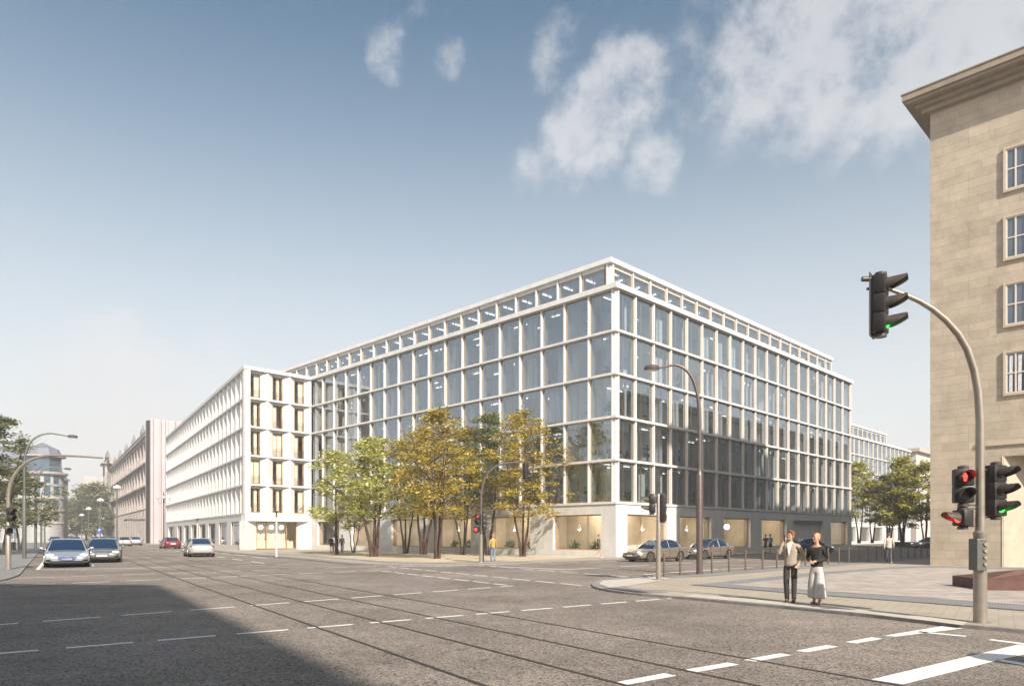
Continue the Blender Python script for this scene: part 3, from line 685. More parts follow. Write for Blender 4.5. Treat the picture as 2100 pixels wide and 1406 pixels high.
for x0 in (-.72,-.33,.12,.5):
    vs = []; 
    for i in range(9): x = x0+.16*i/8; vs += [(x,-.028-.004*math.sin(i*1.6),.08),(x+.02,-.028-.004*math.sin(i*1.6),2.0)]
    cu.add(vs, [(2*i,2*i+2,2*i+3,2*i+1) for i in range(8)])
cun = cu.mesh('curtain', M_net, recalc=False)
def stone_window(x, y, z, rzv, curtain=False):
    o = link('window', wa, stone, (x,y,z), rzv); link('sash', wb, o); link('pane', wp, o)
    if curtain: link('curtain', cun, o)
for i in range(8):
    u = 2.4/.7071+1.05+i*3.55
    for j in range(5):
        zz = (9.25,12.87,16.40,20.03,5.0)[j]
        if j == 4: continue
        stone_window(*FS(u,0,zz), R(-90), j == 0)
for i in range(4):
    for j in range(5): stone_window(2.6+i*3.6, 0.0, 3.2+j*4.0, R(180))
for i in range(22):
    for j in range(4): stone_window(19+i*3.9, -.01, 3.3+j*3.75, R(180))

# ---------------------------------------------------------------- generic street houses
def house(name, label, cat, p0, p1, depth, H, floors, bays, wall, trim, z0=4.2, wfrac=.5, hfrac=.62, cornice=.5, roof=None, side=1, keep=100, arch=False, pil=False):
    """facade from p0 to p1 (the first is the local origin, facade on local -y); depth behind it"""
    p0 = Vector((*p0[:2],0)); p1 = Vector((*p1[:2],0)); d = p1-p0; Ln = d.length; rz = math.atan2(d.y, d.x)
    r = thing(name, label, cat, p0, rz)
    m = MB(); m.box(0, Ln, 0, depth, 0, H); m.build('wall', wall, r)
    t = MB(); t.box(-cornice, Ln+cornice, -cornice, depth, H, H+.5); t.box(-cornice*.5, Ln+cornice*.5, -cornice*.5, -.0, H-.6, H)
    t.box(-.12, Ln+.12, -.15, -.0, z0-.35, z0)
    fh = (H-z0-.6)/max(1, floors); p = Ln/bays
    if pil:
        for j in range(bays+1): x = p*j; t.box(x-.45, x+.45, -.7, -.0, z0, H-.6)
        for k in range(1, floors): t.box(-.1, Ln+.1, -.95, -.0, z0+fh*k-.35, z0+fh*k)
        for j in range(bays+1):
            x = p*j; zz = 0.0
            while zz < z0-.8: t.box(x-.7, x+.7, -.6, -.0, zz+.05, zz+.5); zz += .6
    t.build('cornice', trim, r)
    if roof: roof(r, Ln, depth, H)
    Wd = p*wfrac; Hd = fh*hfrac
    a, b, q = cross_window(Wd, Hd, .2, .16, (.5,), (.65,), trim)
    a2, b2, q2 = cross_window(Wd*1.1, z0-1.6, .2, .12, (.5,), (.6,), trim)
    items = [(p*(j+.5), z0+fh*k+fh*(1-hfrac)*.45, (a,b,q)) for k in range(floors) for j in range(bays)] + [(p*(j+.5), .9, (a2,b2,q2)) for j in range(bays)]
    for i, (x, z, ms) in enumerate(items[:keep]):
        o = link('window', ms[0], r, (x,0,z)); link('sash', ms[1], o); link('pane', ms[2], o)
    return r
M_hist = mat('weathered_sandstone', (.25,.235,.225), .85, var=.5, scale=.35, bump=.4)
M_histt = mat('pale_sandstone', (.40,.355,.335), .85, var=.3, scale=.8)
M_pleat = mat('mauve_metal_screen', (.50,.44,.455), .5, var=.1, scale=.3)
M_slate = mat('slate_roof', (.16,.17,.21), .6, var=.2, scale=2)
M_far = mat('distant_plaster', (.42,.38,.37), .9, var=.2, scale=.2)
M_grey = mat('grey_stucco', (.40,.39,.385), .85, var=.2, scale=.6)
# pleated metal building just past the wing
P0 = Vector((-76.3,150,0)); pln = thing('pleated_building', 'mauve windowless tower with vertical pleated metal strips, between the wing and the museum', 'office building', P0, R(45))
m = MB(); x = 0.0; rnd = random.Random(3)
while x < 20: 
    w_ = rnd.choice((.5,.8,1.1)); dpt = rnd.choice((.05,.25,.5,.7)); m.box(x, x+w_-.06, -dpt, .0, 0, 26.3-rnd.random()*.02); x += w_
m.build('pleat_screen', M_pleat, pln)
m = MB(); m.box(0, 20, .001, 3, 0, 26.0); m.build('wall', M_pleat, pln)
m = MB(); m.box(-.4,-.05,.2,1.4,0,26); m.build('edge_slot', M_dark, pln)
# museum-like historic palace
hd = Vector((-.66,1,0)).normalized(); H0 = Vector((-85.6,168,0)); H1 = H0+hd*104
def hroof(r, Ln, dp, H):
    b = MB()
    for i in range(int(Ln/.9)): b.box(i*.9+.1, i*.9+.4, -.35, -.1, H+.5, H+1.5)
    b.box(0, Ln, -.45, -.02, H+1.5, H+1.75); b.box(0,Ln,0.5,dp-1,H+.5,H+2.6)
    b.build('balustrade', M_histt, r)
    s = MB()
    for i in range(5): x = 8+i*Ln/5; s.box(x-.8,x+.8,-.6,.4,H+1.76,H+2.6); s.tube([(x,-.1,H+2.6),(x,-.1,H+3.3),(x,-.1,H+3.9)],[.45,.35,.1],8); s.ball((x,-.1,H+4.0),.22,8,6)
    s.build('roof_statue', M_hist, r)
hp = house('palace', 'weathered historic sandstone palace with pilasters and roof statues, past the pleated building', 'palace', H1, H0, 26, 25.2, 3, 15, M_hist, M_histt, z0=8.2, cornice=1.0, roof=hroof, pil=True, wfrac=.5, hfrac=.66)
hp2 = house('palace_pavilion', 'projecting corner pavilion at the far end of the historic palace', 'palace', H1+hd*9+Vector((-1.6,-1.1,0)), H1+Vector((-1.6,-1.1,0)), 10, 27.2, 3, 2, M_hist, M_histt, z0=8.2, cornice=1.6, pil=True, roof=hroof)
cn = MB(); cn.box(0,6.5,-5.5,0,5.0,5.4); cn.build('canopy', M_mauve, tag(thing('entrance_canopy','dark flat canopy over the palace entrance beside the pleated building','canopy',H0-hd*4+Vector((-.2,0,0)),math.atan2(-hd.y,-hd.x)+0),None,None))
# buildings on the left side of the long street
hl = Vector((-.6276,1,0)).normalized(); K0 = Vector((-111,170,0))
def mansard(r, Ln, dp, H):
    b = MB(); b.hexa([(0,0,H+.5),(Ln,0,H+.5),(Ln,dp,H+.5),(0,dp,H+.5),(2.5,2.5,H+6),(Ln-2.5,2.5,H+6),(Ln-2.5,dp-2.5,H+6),(2.5,dp-2.5,H+6)])
    b.hexa([(2.5,2.5,H+6),(Ln-2.5,2.5,H+6),(Ln-2.5,dp-2.5,H+6),(2.5,dp-2.5,H+6),(4,5,H+7.2),(Ln-4,5,H+7.2),(Ln-4,dp-5,H+7.2),(4,dp-5,H+7.2)])
    b.build('mansard_roof', M_slate, r)
    for i in range(4):
        x = Ln*(i+.5)/4; w_ = MB(); w_.box(x-1.3,x+1.3,-.1,2.6,H+.9,H+3.6); o = w_.build('dormer', M_slate, r); v = MB(); v.box(x-1.0,x+1.0,-.16,-.1,H+1.2,H+3.3); v.build('pane', M_pane, o)
house('corner_building', 'grey stucco corner building with mansard roof and dormers, behind the trees at the left edge', 'town house', K0+Vector((-40,-6,0)), K0+Vector((-5,-1.5,0)), 22, 16.2, 4, 9, M_grey, M_histt, z0=4.6, roof=mansard, wfrac=.55, hfrac=.72)
# rounded corner tower
tw = thing('corner_tower', 'round glazed corner tower with a faceted slate cap, at the street corner on the left', 'tower', K0+Vector((-2.8,2.4,0)), 0)
m = MB(); m.lathe([(4.4,0),(4.4,16.2)], 24); m.build('wall', M_grey, tw, smooth=30)
m = MB()
for z in (4.4,7.4,10.4,13.4): m.lathe([(4.5,z),(4.62,z+.15),(4.62,z+.4),(4.5,z+.5)], 24)
m.lathe([(4.5,16.0),(5.3,16.4),(5.3,16.8),(4.5,17.0)], 24); m.lathe([(4.5,20.5),(4.9,20.6),(4.9,20.9),(3.6,21)], 10); m.build('cornice', M_histt, tw, smooth=30)
m = MB(); m.lathe([(3.9,17.0),(3.9,20.5)], 10); m.build('lantern_glazing', M_pane, tw)
m = MB(); m.lathe([(4.2,20.9),(3.4,22.6),(.1,24.2)], 10); m.build('cap_roof', M_slate, tw)
for k in range(4):
    for j in range(7):
        th = R(-175+j*26); b_ = MB(); b_.obox((4.42*math.cos(th),4.42*math.sin(th),6.4+3*k-.1),(.08*math.cos(th),.08*math.sin(th),0),(-.62*math.sin(th),.62*math.cos(th),0),(0,0,1.05))
        b_.build('window', M_pane, tw)
for i, (off, Ln, H, lab, fl) in enumerate(((12,24,17.5,'grey terrace building behind the round corner tower, first beyond it',4),(38,26,19,'pinkish plaster building second beyond the round corner tower',5),(66,30,17,'pale plaster building third beyond the round corner tower',4),(98,36,20,'distant hazy building last on the left of the street',5),(136,50,18,'hazy building closing the left side of the street far away',4))):
    a = K0+hl*off; b_ = a+hl*Ln
    house('town_house', lab, 'town house', a, b_, 14, H, fl, max(4,int(Ln/4)), (M_grey,M_far)[i % 2], M_histt, cornice=.6, z0=4.4)
for i, (px, D, Wd, H, lab) in enumerate(((207,420,15,36,'distant slab high-rise rising behind the far end of the palace'),(163,520,14,27,'distant pale block above the far street trees'),(112,640,40,20,'farthest hazy block closing the end of the street'),(178,470,14,24,'distant hazy block behind the far street trees'))):
    b_ = thing('distant_block' if i else 'high_rise', lab, 'building', GD(px, D), R(20))
    m = MB(); m.box(-Wd/2, Wd/2, -7, 7, 0, H); m.build('wall', M_far, b_)
    t = MB()
    for k in range(3, int(H/3.3)): t.box(-Wd/2-.2, Wd/2+.2, -7.3, -7, k*3.3, k*3.3+1.3)
    t.build('window_band', M_pane, b_)
# flat pinkish building behind the second office block
pw = thing('plaster_building', 'plain pinkish plaster building with a flat tan eave, beyond the second office block', 'building', Vector((95.5,168,0)), R(45))
m = MB(); m.box(0, 60, 0, 20, 0, 21.5); m.build('wall', mat('pink_plaster', (.58,.52,.50), .85, var=.06), pw)
m = MB(); m.box(-.6, 60.6, -.9, 20, 21.5, 22.3); m.build('eave', M_stones, pw)
# unseen block added behind the camera, shaped to shade the near left road
sh = thing('shade_block', 'unseen plain block added behind the camera to shade the near left of the road', 'building', (2.4,-7.9,0), 0)
m = MB(); m.prism([(0,0),(-62,5),(-70,-40),(31,-48)], 0, 25.4); m.build('wall', M_grey, sh)
house('town_house', 'plain grey town house left of the side pavement', 'town house', (-84,74), (-96,18), 14, 15, 4, 12, M_grey, M_histt, z0=4.4)
# ================================================================ trees
def leaf_mat(name, c1, c2, c3, trans=.45):
    m, n, l, b = new_mat(name)
    gi = n.new('ShaderNodeNewGeometry'); r = n.new('ShaderNodeValToRGB'); l.new(gi.outputs['Random Per Island'], r.inputs[0])
    e = r.color_ramp.elements; e[0].color = (*c1,1); e[1].color = (*c3,1); x = e.new(.5); x.color = (*c2,1)
    l.new(r.outputs[0], b.inputs['Base Color']); b.inputs['Roughness'].default_value = .45
    t = n.new('ShaderNodeBsdfTranslucent'); l.new(r.outputs[0], t.inputs[0]); mx = n.new('ShaderNodeMixShader'); mx.inputs[0].default_value = trans
    o = n['Material Output']; l.new(b.outputs[0], mx.inputs[1]); l.new(t.outputs[0], mx.inputs[2]); l.new(mx.outputs[0], o.inputs[0]); return m
M_lgold = leaf_mat('golden_leaves', (.13,.11,.02), (.48,.36,.045), (.88,.74,.20))
M_lolive = leaf_mat('olive_leaves', (.11,.12,.025), (.36,.34,.06), (.78,.70,.20))
M_lgreen = leaf_mat('green_leaves', (.07,.10,.02), (.19,.22,.045), (.42,.42,.11))
M_llight = leaf_mat('pale_green_leaves', (.22,.24,.06), (.52,.52,.15), (.82,.78,.32))
M_lfar = leaf_mat('dull_green_leaves', (.13,.14,.07), (.25,.26,.13), (.42,.40,.22))
M_bark = mat('red_brown_bark', (.085,.045,.03), .8, var=.5, scale=6, bump=.5, bscale=25)
M_barkd = mat('dark_bark', (.05,.035,.025), .85, var=.4, scale=6, bump=.5, bscale=25)
def make_tree(label, loc, h, cw, cb, lm, stems=3, seed=1, nleaf=5200, leaf=.17, bark=M_bark, group=None, spread=.55, r0=.10, shape=1.0, name='tree', clump=.62, nclump=70):
    """stems: count; h height; cw crown half width; cb crown base height"""
    rd = random.Random(seed); root = thing(name, label, 'tree', loc, rd.random()*6.28, group)
    tk = MB(); tips = []
    for s in range(stems):
        th = 2*math.pi*s/stems + rd.uniform(-.4,.4); b0_ = Vector((math.cos(th),math.sin(th),0))*(.16 if stems > 1 else 0)
        sp = spread*cw*(rd.uniform(.55,1.0) if stems > 1 else .1); pts = []; rads = []
        for i in range(9):
            t = i/8; z = t*h*.86*rd.uniform(.97,1.0) if i else 0
            out = sp*(t**1.3) + .25*math.sin(t*5+s)*(.5 if stems > 1 else .3)*min(1,t*3)
            pts.append(b0_ + Vector((math.cos(th)*out, math.sin(th)*out, z)) + Vector((rd.uniform(-.05,.05),rd.uniform(-.05,.05),0))*(1 if i else 0)); rads.append(r0*(1-t*.86)*(1.25 if i == 0 else 1))
        tk.tube(pts, rads, 8); tips.append(pts)
        for bnum in range(9):
            i = rd.randint(3,7); p = pts[i]; a = rd.uniform(0,6.28); ln = cw*rd.uniform(.45,.85)*(1-.05*i); q_ = []
            for j in range(5):
                t = j/4; q_.append(p + Vector((math.cos(a)*ln*t, math.sin(a)*ln*t, ln*.75*t**1.1)))
            tk.tube(q_, [rads[i]*.5*(1-t_*.2) for t_ in range(5)] if False else [rads[i]*.48*(1-j*.2)+.006 for j in range(5)], 5); tips.append(q_)
            for tw_ in range(3):
                jj = rd.randint(1,4); pp = q_[jj]; a2 = a+rd.uniform(-1.2,1.2); l2 = ln*.5
                tk.tube([pp, pp+Vector((math.cos(a2)*l2*.5,math.sin(a2)*l2*.5,l2*.3)), pp+Vector((math.cos(a2)*l2,math.sin(a2)*l2,l2*.7))], [.016,.011,.006], 4, cap=False)
    tk.build('trunk', bark, root, smooth=60, recalc=False)
    cs = []   # leaf clumps in an uneven crown volume
    ch = h-cb
    while len(cs) < nclump:
        t = rd.random()**.85; z = cb+ch*t
        prof = (math.sin(math.pi*min(1,(t*.86+.12)))**.7)*(1-.28*t) * shape
        a = rd.uniform(0,6.28); rr = cw*prof*math.sqrt(rd.random())*(1+.32*math.sin(a*3+seed)+.2*math.sin(a*5+seed*2+z))
        cs.append((Vector((math.cos(a)*rr, math.sin(a)*rr, z)), clump*rd.uniform(.55,1.25)))
    vs = []; fs = []; per = nleaf//len(cs)
    for c, cr in cs:
        for k in range(per):
            d = Vector((rd.gauss(0,.62),rd.gauss(0,.62),rd.gauss(0,.26)))*cr
            p = c+d; sz = leaf*rd.uniform(.6,1.25)
            ax = Vector((rd.uniform(-1,1),rd.uniform(-1,1),rd.uniform(-.45,.25))).normalized(); up = Vector((rd.uniform(-1,1),rd.uniform(-1,1),1)).normalized()
            sd_ = ax.cross(up).normalized(); n0 = len(vs)
            vs += [tuple(p-ax*sz), tuple(p+sd_*sz*.48), tuple(p+ax*sz), tuple(p-sd_*sz*.48)]; fs.append((n0,n0+1,n0+2,n0+3))
    me = bpy.data.meshes.new('crown'); me.from_pydata(vs, [], fs); me.materials.append(lm); me.update()
    link('crown', me, root); return root
GR = 'grove of multi-stemmed trees in front of the white office building'
def gz(x, y): p = G(x, y, KZ); return p
grove = [('slim pale yellow-green tree with one straight dark trunk at the left end of the grove',(691,1136.5),9.0,2.5,2.9,M_llight,1,M_barkd,.14,4600),
 ('thin airy olive tree set back behind the pale tree, near three standing people',(725,1132.2),6.6,2.4,2.3,M_lolive,3,M_barkd,.06,2400),
 ('broad yellow-green tree on thick paired trunks, right of the slim pale tree',(767,1141),9.3,2.9,3.1,M_llight,3,M_bark,.15,6200),
 ('dark olive tree on three thin stems, right of the broad yellow-green tree',(832,1134),10.4,3.3,3.2,M_lolive,3,M_barkd,.10,6600),
 ('wide golden-olive tree with three leaning red-brown stems, left of the bundled trunk',(868,1136.5),11.0,3.6,3.2,M_lgold,3,M_bark,.13,7000),
 ('tall golden tree whose stems are bundled in one braided trunk, nearest the road',(897,1144.8),10.6,2.9,3.0,M_lgold,5,M_bark,.09,6800),
 ('golden tree on three thin bowed stems, just right of the bundled trunk',(951,1137.5),10.8,2.9,3.2,M_lgold,3,M_barkd,.09,5600),
 ('dark green tree with a thick dark trunk behind the curved signal pole',(1000,1138),11.9,2.5,4.0,M_lgreen,2,M_barkd,.13,6800),
 ('golden-leaved tree on three red-brown stems at the right end of the grove',(1072,1140.5),11.4,3.3,3.0,M_lgold,3,M_bark,.11,7200)]
for i, (lab, (x, y), h, cw, cb, lm, st, bk_, r0, nl) in enumerate(grove):
    make_tree(lab, gz(x, y), h, cw*1.28, cb, lm, st, 11+i*3, int(nl*1.3), .125 if lm is not M_llight else .15, bk_, GR, r0=r0, nclump=int(nl/62), spread=.5 if st < 5 else .3)
M_lyel = leaf_mat('yellow_green_leaves', (.17,.18,.03), (.44,.42,.07), (.80,.72,.20), .5)
# trees across the side street, right of the white building
for i, (lab, x, D, h, cw, cb, lm, st, nl) in enumerate((
  ('yellow-green tree on two stems beside the right end of the white building',1762,112,12.5,4.2,4.0,M_lyel,2,4200),
  ('low golden tree on the side lawn, second from the white building',1789,116,9.8,3.2,3.0,M_lyel,2,2600),
  ('large dense olive tree with many stems on the side lawn, tallest of the lawn trees',1851,108,13.0,4.3,2.6,M_lyel,7,7600),
  ('thin olive tree at the left flank of the dense lawn tree',1824,112,10.5,3.2,3.0,M_lyel,3,2600),
  ('sparse golden-green tree beside the stone building corner',1897,106,12.3,3.4,3.4,M_lyel,3,3600))):
    make_tree(lab, GD(x, D, .5), h, cw, cb, lm, st, 71+i, nl, .26, M_bark, 'trees on the lawn across the side street', r0=.12, clump=.85, nclump=int(nl/55))
# trees at the left edge and far down the street
make_tree('tall grey-green tree cut by the left edge of the photo', GD(2,62,KZ), 11.9, 4.2, 2.2, M_lfar, 2, 5, 9000, .17, M_barkd, None, r0=.16, nclump=110)
make_tree('lower olive tree behind the tall lamp at the left, overlapping the corner building', GD(42,78,KZ), 8.6, 4.0, 2.2, M_lfar, 2, 9, 6000, .2, M_barkd, None, r0=.12, nclump=80)
for i, (x, D, h, cw) in enumerate(((158,262,15,7),(177,250,19,8),(196,240,19,7.5))):
    make_tree(('leftmost and lowest','middle','rightmost')[i]+' of three big hazy street trees beyond the palace', GD(x, D), h, cw, 2.5, M_lfar, 1, 31+i, 5200, .55, M_barkd, 'hazy street trees down the long street', r0=.35, clump=2.0, nclump=90)
# lawn strip and low wall across the side street
lw = MB(); a = Vector((61.5,105.5,0)); lw2 = a
wl = thing('planter_wall', 'low pale stone planter wall across the side street, in front of the lawn trees', 'wall', (57,100,0), R(12))
m = MB(); m.box(0,60,0,.5,0,.75); m.box(-.05,60,-.05,.55,.75,.85); m.build('wall', M_pale, wl)
lawn = MB(); lawn.hexa([(57,101,0),(115,113,0),(118,121,0),(62,116,0),(57,101,.6),(115,113.4,.6),(118,121,.7),(62,116,.7)]); o = lawn.build('lawn', mat('lawn_grass', (.10,.13,.03), .9, var=.4, scale=2, bump=.6)); o['kind'] = 'structure'

# ================================================================ street furniture
def arc(p0, p1, p2, n=10):   # quadratic bezier
    return [tuple((1-t)**2*Vector(p0)+2*t*(1-t)*Vector(p1)+t*t*Vector(p2)) for t in [i/n for i in range(n+1)]]
def street_lamp(label, loc, ax, m=M_mauve, H=9.1, reach=2.5, group=None, rpole=.13, head=True):
    """ax: unit vector of the arm in the ground plane"""
    rz = math.atan2(ax[1], ax[0]); r = thing('street_lamp', label, 'street lamp', loc, rz, group)
    a = MB(); a.lathe([(rpole*1.25,0),(rpole*1.25,.05),(rpole,.06),(rpole,H*.47),(rpole*.92,H*.475),(rpole*.66,H*.49),(rpole*.62,H*.5)], 14); a.build('pole', m, r, smooth=40)
    a = MB(); pts = [(0,0,H*.49),(0,0,H*.72)] + arc((0,0,H*.74),(0.02,0,H*.985),(reach*.62,0,H*1.0),12) + [(reach,0,H*.985)]
    a.tube(pts, [rpole*.62]*2+[rpole*.58-.0018*i for i in range(13)]+[.042], 10); a.build('arm', m, r, smooth=60)
    a = MB(); z = H*.985
    a.lathe([(.05,-.09),(.25,-.085),(.265,-.06),(.265,.05),(.22,.10),(.10,.125)], 18); 
    for i in range(len(a.v)): v = a.v[i]; a.v[i] = (v[0]*1.25+reach+.32, v[1]*.95, v[2]+z-.03*v[0])
    h = a.build('lamp_head', m, r, smooth=40); a = MB(); a.lathe([(.22,-.105),(.22,-.088)], 16)
    for i in range(len(a.v)): v = a.v[i]; a.v[i] = (v[0]*1.25+reach+.32, v[1]*.95, v[2]+z)
    a.build('lens', mat('frosted_lens', (.6,.6,.58), .3) if 'frosted_lens' not in MATS else MATS['frosted_lens'], h)
    return r
LG_ = 'tall curved street lamps along the left pavement'
for i, nm in enumerate(('nearest and tallest curved street lamp on the left pavement, rising from beside the signal pole','second curved street lamp along the left pavement','third curved street lamp along the left pavement','fourth, small and distant curved lamp along the left pavement')):
    p = G(50,1144.2,KZ) + dS*(31.2*i); street_lamp(nm, p, (.85,.53), M_grn, 9.3, 2.7, LG_, .14)
street_lamp('dark mauve curved street lamp among the bollards on the plaza edge', G(1434.5,1176.3,KZ), (-1,.05), M_mauve, 9.15, 1.75, None, .14)
# ---- traffic signals
def emit_mat(name, c, s): return MATS.get(name) or mat(name, c, .3, emit=s)
M_red = emit_mat('red_signal', (1,.03,.02), 3.0); M_green = emit_mat('green_signal', (.02,.75,KZ), 1.6); M_off = mat('unlit_lens', (.05,.045,.04), .25)
M_vis = mat('visor_plastic', (.085,.07,.062), .38, var=.3, scale=8)
def visor(mb, z, r=.115, ln=.26):
    n = 18; t_ = .006; ring_ = []
    for rr in (r, r-t_):
        for k in range(n+1):
            th = R(-38 + 256*k/n); x = math.cos(th)*rr; zz = math.sin(th)*rr
            f = max(0, (math.sin(th)+.62)/1.62); l = .05 + ln*min(1,f*1.75)**.7
            ring_.append(((x, -.10, z+zz),(x*1.02, -.10-l, z+zz*1.0+.03*l)))
    o = len(mb.v); m_ = n+1
    for a, b in ring_: mb.v += [a, b]
    for base in (0, m_):
        for k in range(n): i = o+2*(base+k); mb.f.append((i,i+1,i+3,i+2)); mb.m.append(0)
    for k in range(n): a = o+2*k+1; b = o+2*(m_+k)+1; mb.f.append((a,b,b+2,a+2)); mb.m.append(0)
def signal_head(parent, loc, rz, n=3, lit=-1, lm=None, ped=False, w_=.34, back=False):
    h = MB(); ph = .33; H = n*ph
    for i in range(n): h.box(-w_/2, w_/2, -.10, .10, i*ph+.004, (i+1)*ph-.004)
    h.box(-w_/2+.02, w_/2-.02, -.08, .13, .0, H)
    o = h.build('signal_head', M_black, parent, bevel=.018, smooth=30); o.location = loc; o.rotation_euler = (0,0,rz)
    c = MB(); c.lathe([(.10,-.05),(.10,.0),(.06,.02)], 12, (0,0,-.02)); c.build('end_cap', M_vis, o, smooth=40); c = MB(); c.lathe([(.10,0),(.10,.05),(.05,.07)], 12, (0,0,H)); c.build('end_cap', M_vis, o, smooth=40)
    for i in range(n):
        z = i*ph+ph/2; v = MB(); visor(v, z); v.build('visor', M_vis, o, smooth=50)
        if ped and i == lit:
            l = MB(); l.ball((0,-.108,z),.09,14,8,(1,.12,1)); l.build('lens', M_off, o, smooth=60)
            f = MB(); y = -.125
            f.obox((0,y,z+.062),(.016,0,0),(0,.003,0),(0,0,.016)); f.obox((0,y,z+.018),(.024,0,0),(0,.003,0),(0,0,.028))
            f.obox((-.014,y,z-.042),(.009,0,.003),(0,.003,0),(-.006,0,.036)); f.obox((.016,y,z-.042),(.009,0,-.003),(0,.003,0),(.008,0,.036)); f.obox((.03,y,z+.012),(.007,0,0),(0,.003,0),(.004,0,.026)); f.obox((-.03,y,z+.012),(.007,0,0),(0,.003,0),(-.004,0,.026))
            f.build('walking_figure', lm, o)
        else:
            l = MB(); l.ball((0,-.105,z),.098,16,8,(1,.3,1)); l.build('lens', lm if i == lit else M_off, o, smooth=60)
    return o
def brackets(parent, x, zs, ax=(1,0), ln=.2, m=None):
    b = MB()
    for z in zs: b.tube([(0,0,z),(ax[0]*ln,ax[1]*ln,z)], .016, 6)
    b.build('bracket', m or M_dark, parent)
# big signal at the right
TL = G(2010,1275.6,KZ); sx = TL.y/FPX
def zz_(y, p=TL): return EYE + (HY-y)*p.y/FPX - KZ
t = thing('traffic_light', 'large grey-brown curved signal mast at the near kerb with a hanging head showing green', 'traffic light', TL, 0)
a = MB(); a.lathe([(.19,0),(.19,.012),(.118,.014),(.116,zz_(1096)),(.124,zz_(1094)),(.124,zz_(1091)),(.088,zz_(1087)),(.084,zz_(1060))], 24); a.build('pole', M_pole, t, smooth=40)
P = lambda x, y: ((x-2010)*sx, 0, zz_(y))
a = MB(); a.tube([P(2010,1070),P(2010,960),P(2010,860),P(2006,800),P(1998,758),P(1984,716),P(1965,684),P(1940,656),P(1912,633),P(1885,617),P(1855,604),P(1825,593),P(1806,588)], [.083,.081,.078,.076,.074,.071,.067,.062,.056,.050,.043,.037,.032], 16); a.build('arm', M_pole, t, smooth=60)
hd_ = signal_head(t, (P(1806,690)[0], 0, zz_(683)-.0), math.atan2(.82,.57)*1 , 3, 0, M_green, w_=.33)
hd_.rotation_euler = (0,0,R(52)); hd_.scale = (1.12,1.12,1.12)
bp = MB(); bp.box(-.17,.17,.13,.15,-.05,1.04); bp.build('backing_board', M_grn, hd_)
a = MB(); a.tube([P(1768,572),P(1806,572)], .05, 10); a.tube([P(1778,592),P(1802,592)], .03, 8); a.build('arm_clamp', M_vis, t, smooth=50)
o = signal_head(t, (P(1978,0)[0]-.04, -.02, zz_(1031)), R(-16), 2, 1, M_red, ped=True); 
o = signal_head(t, (P(1974,0)[0], .0, zz_(1078)), R(-82), 1, 0, M_red); o.scale = (.95,.95,.95)
o = signal_head(t, (P(2043,0)[0], .0, zz_(1058)), R(20), 3, 0, M_green)
b = MB()
for y, x in ((970,1980),(1035,1980),(1042,1980),(1078,1980)): b.tube([P(2010,y),P(x,y)], .016, 8)
for y, x in ((963,2040),(1060,2040)): b.tube([P(2010,y),P(x,y)], .016, 8)
b.build('bracket', M_dark, t)
b = MB(); b.box(-.19,-.09,-.20,.06,zz_(1168),zz_(1104)); b.box(-.088,.012,-.185,-.085,zz_(1168),zz_(1104)); ob = b.build('control_box', M_grn, t, bevel=.01)
for k in range(4):
    y = 1115+13.4*k; b = MB(); b.tube([(.02-.045,-.186,zz_(y)),(.02-.045,-.21,zz_(y))], .032, 14); b.build('round_button', mat('button_glass', (.30,.28,.16), .2) if 'button_glass' not in MATS else MATS['button_glass'], ob, smooth=40)
# middle signal on the plaza corner
TM = G(1350.5,1188.3,KZ); sm_ = TM.y/FPX
t = thing('traffic_light', 'straight pale signal pole with two dark heads on the plaza corner', 'traffic light', TM, 0)
a = MB(); a.lathe([(.24,0),(.24,.03),(.10,.04),(.088,1.0),(.075,3.2),(.06,(1097-1010)*sm_+1.63),(.03,(1097-1008)*sm_+1.63)], 18); a.build('pole', M_pole, t, smooth=40)
zm = lambda y: EYE+(HY-y)*sm_-KZ
o = signal_head(t, ((1337-1350.5)*sm_, 0, zm(1051)), R(-98), 2, -1, None, w_=.30)
o = signal_head(t, ((1359-1350.5)*sm_, .0, zm(1068)), R(160), 3, -1, None, w_=.26)
b = MB()
for y in (1016,1049): b.tube([(0,0,zm(y)),((1337-1350.5)*sm_,0,zm(y))], .02, 6)
for y in (1016,1065): b.tube([(0,0,zm(y)),((1359-1350.5)*sm_,0,zm(y))], .02, 6)
b.build('bracket', M_pole, t)
# curved signal in front of the grove
TG = G(986.5,1152.8,KZ); sg = TG.y/FPX; zg = lambda y: EYE+(HY-y)*sg-KZ; xg = lambda x: (x-986.5)*sg
t = thing('traffic_light', 'curved signal mast in front of the grove with red pedestrian lamps', 'traffic light', TG, 0)
a = MB(); a.lathe([(.16,0),(.14,.04),(.115,.06),(.11,zg(1095))], 14); a.build('pole', M_pole, t, smooth=40)
a = MB(); a.tube([(0,0,zg(1097)),(0,0,zg(1030)),(xg(987.5),0,zg(1012)),(xg(990),0,zg(995)),(xg(995),0,zg(980)),(xg(1004),0,zg(966)),(xg(1016),0,zg(956)),(xg(1030),0,zg(951)),(xg(1050),0,zg(948)),(xg(1072),0,zg(946))], [.10,.09,.085,.082,.08,.075,.07,.062,.055,.05], 10); a.build('arm', M_mauve, t, smooth=60)
signal_head(t, (xg(1078),0,zg(981)), R(125), 3, -1, None)
signal_head(t, (xg(981),-.1,zg(1075)), R(-20), 2, 1, M_red, ped=True, w_=.32)
signal_head(t, (xg(977.5),-.1,zg(1090.5)), R(-15), 1, 0, M_red, w_=.32)
signal_head(t, (xg(993.5),0,zg(1086)), R(110), 3, -1, None, w_=.3)
a = MB(); a.tube([(.12,.3,0),(.12,.3,zg(1092))], .05, 8); a.build('side_post', M_dark, t)
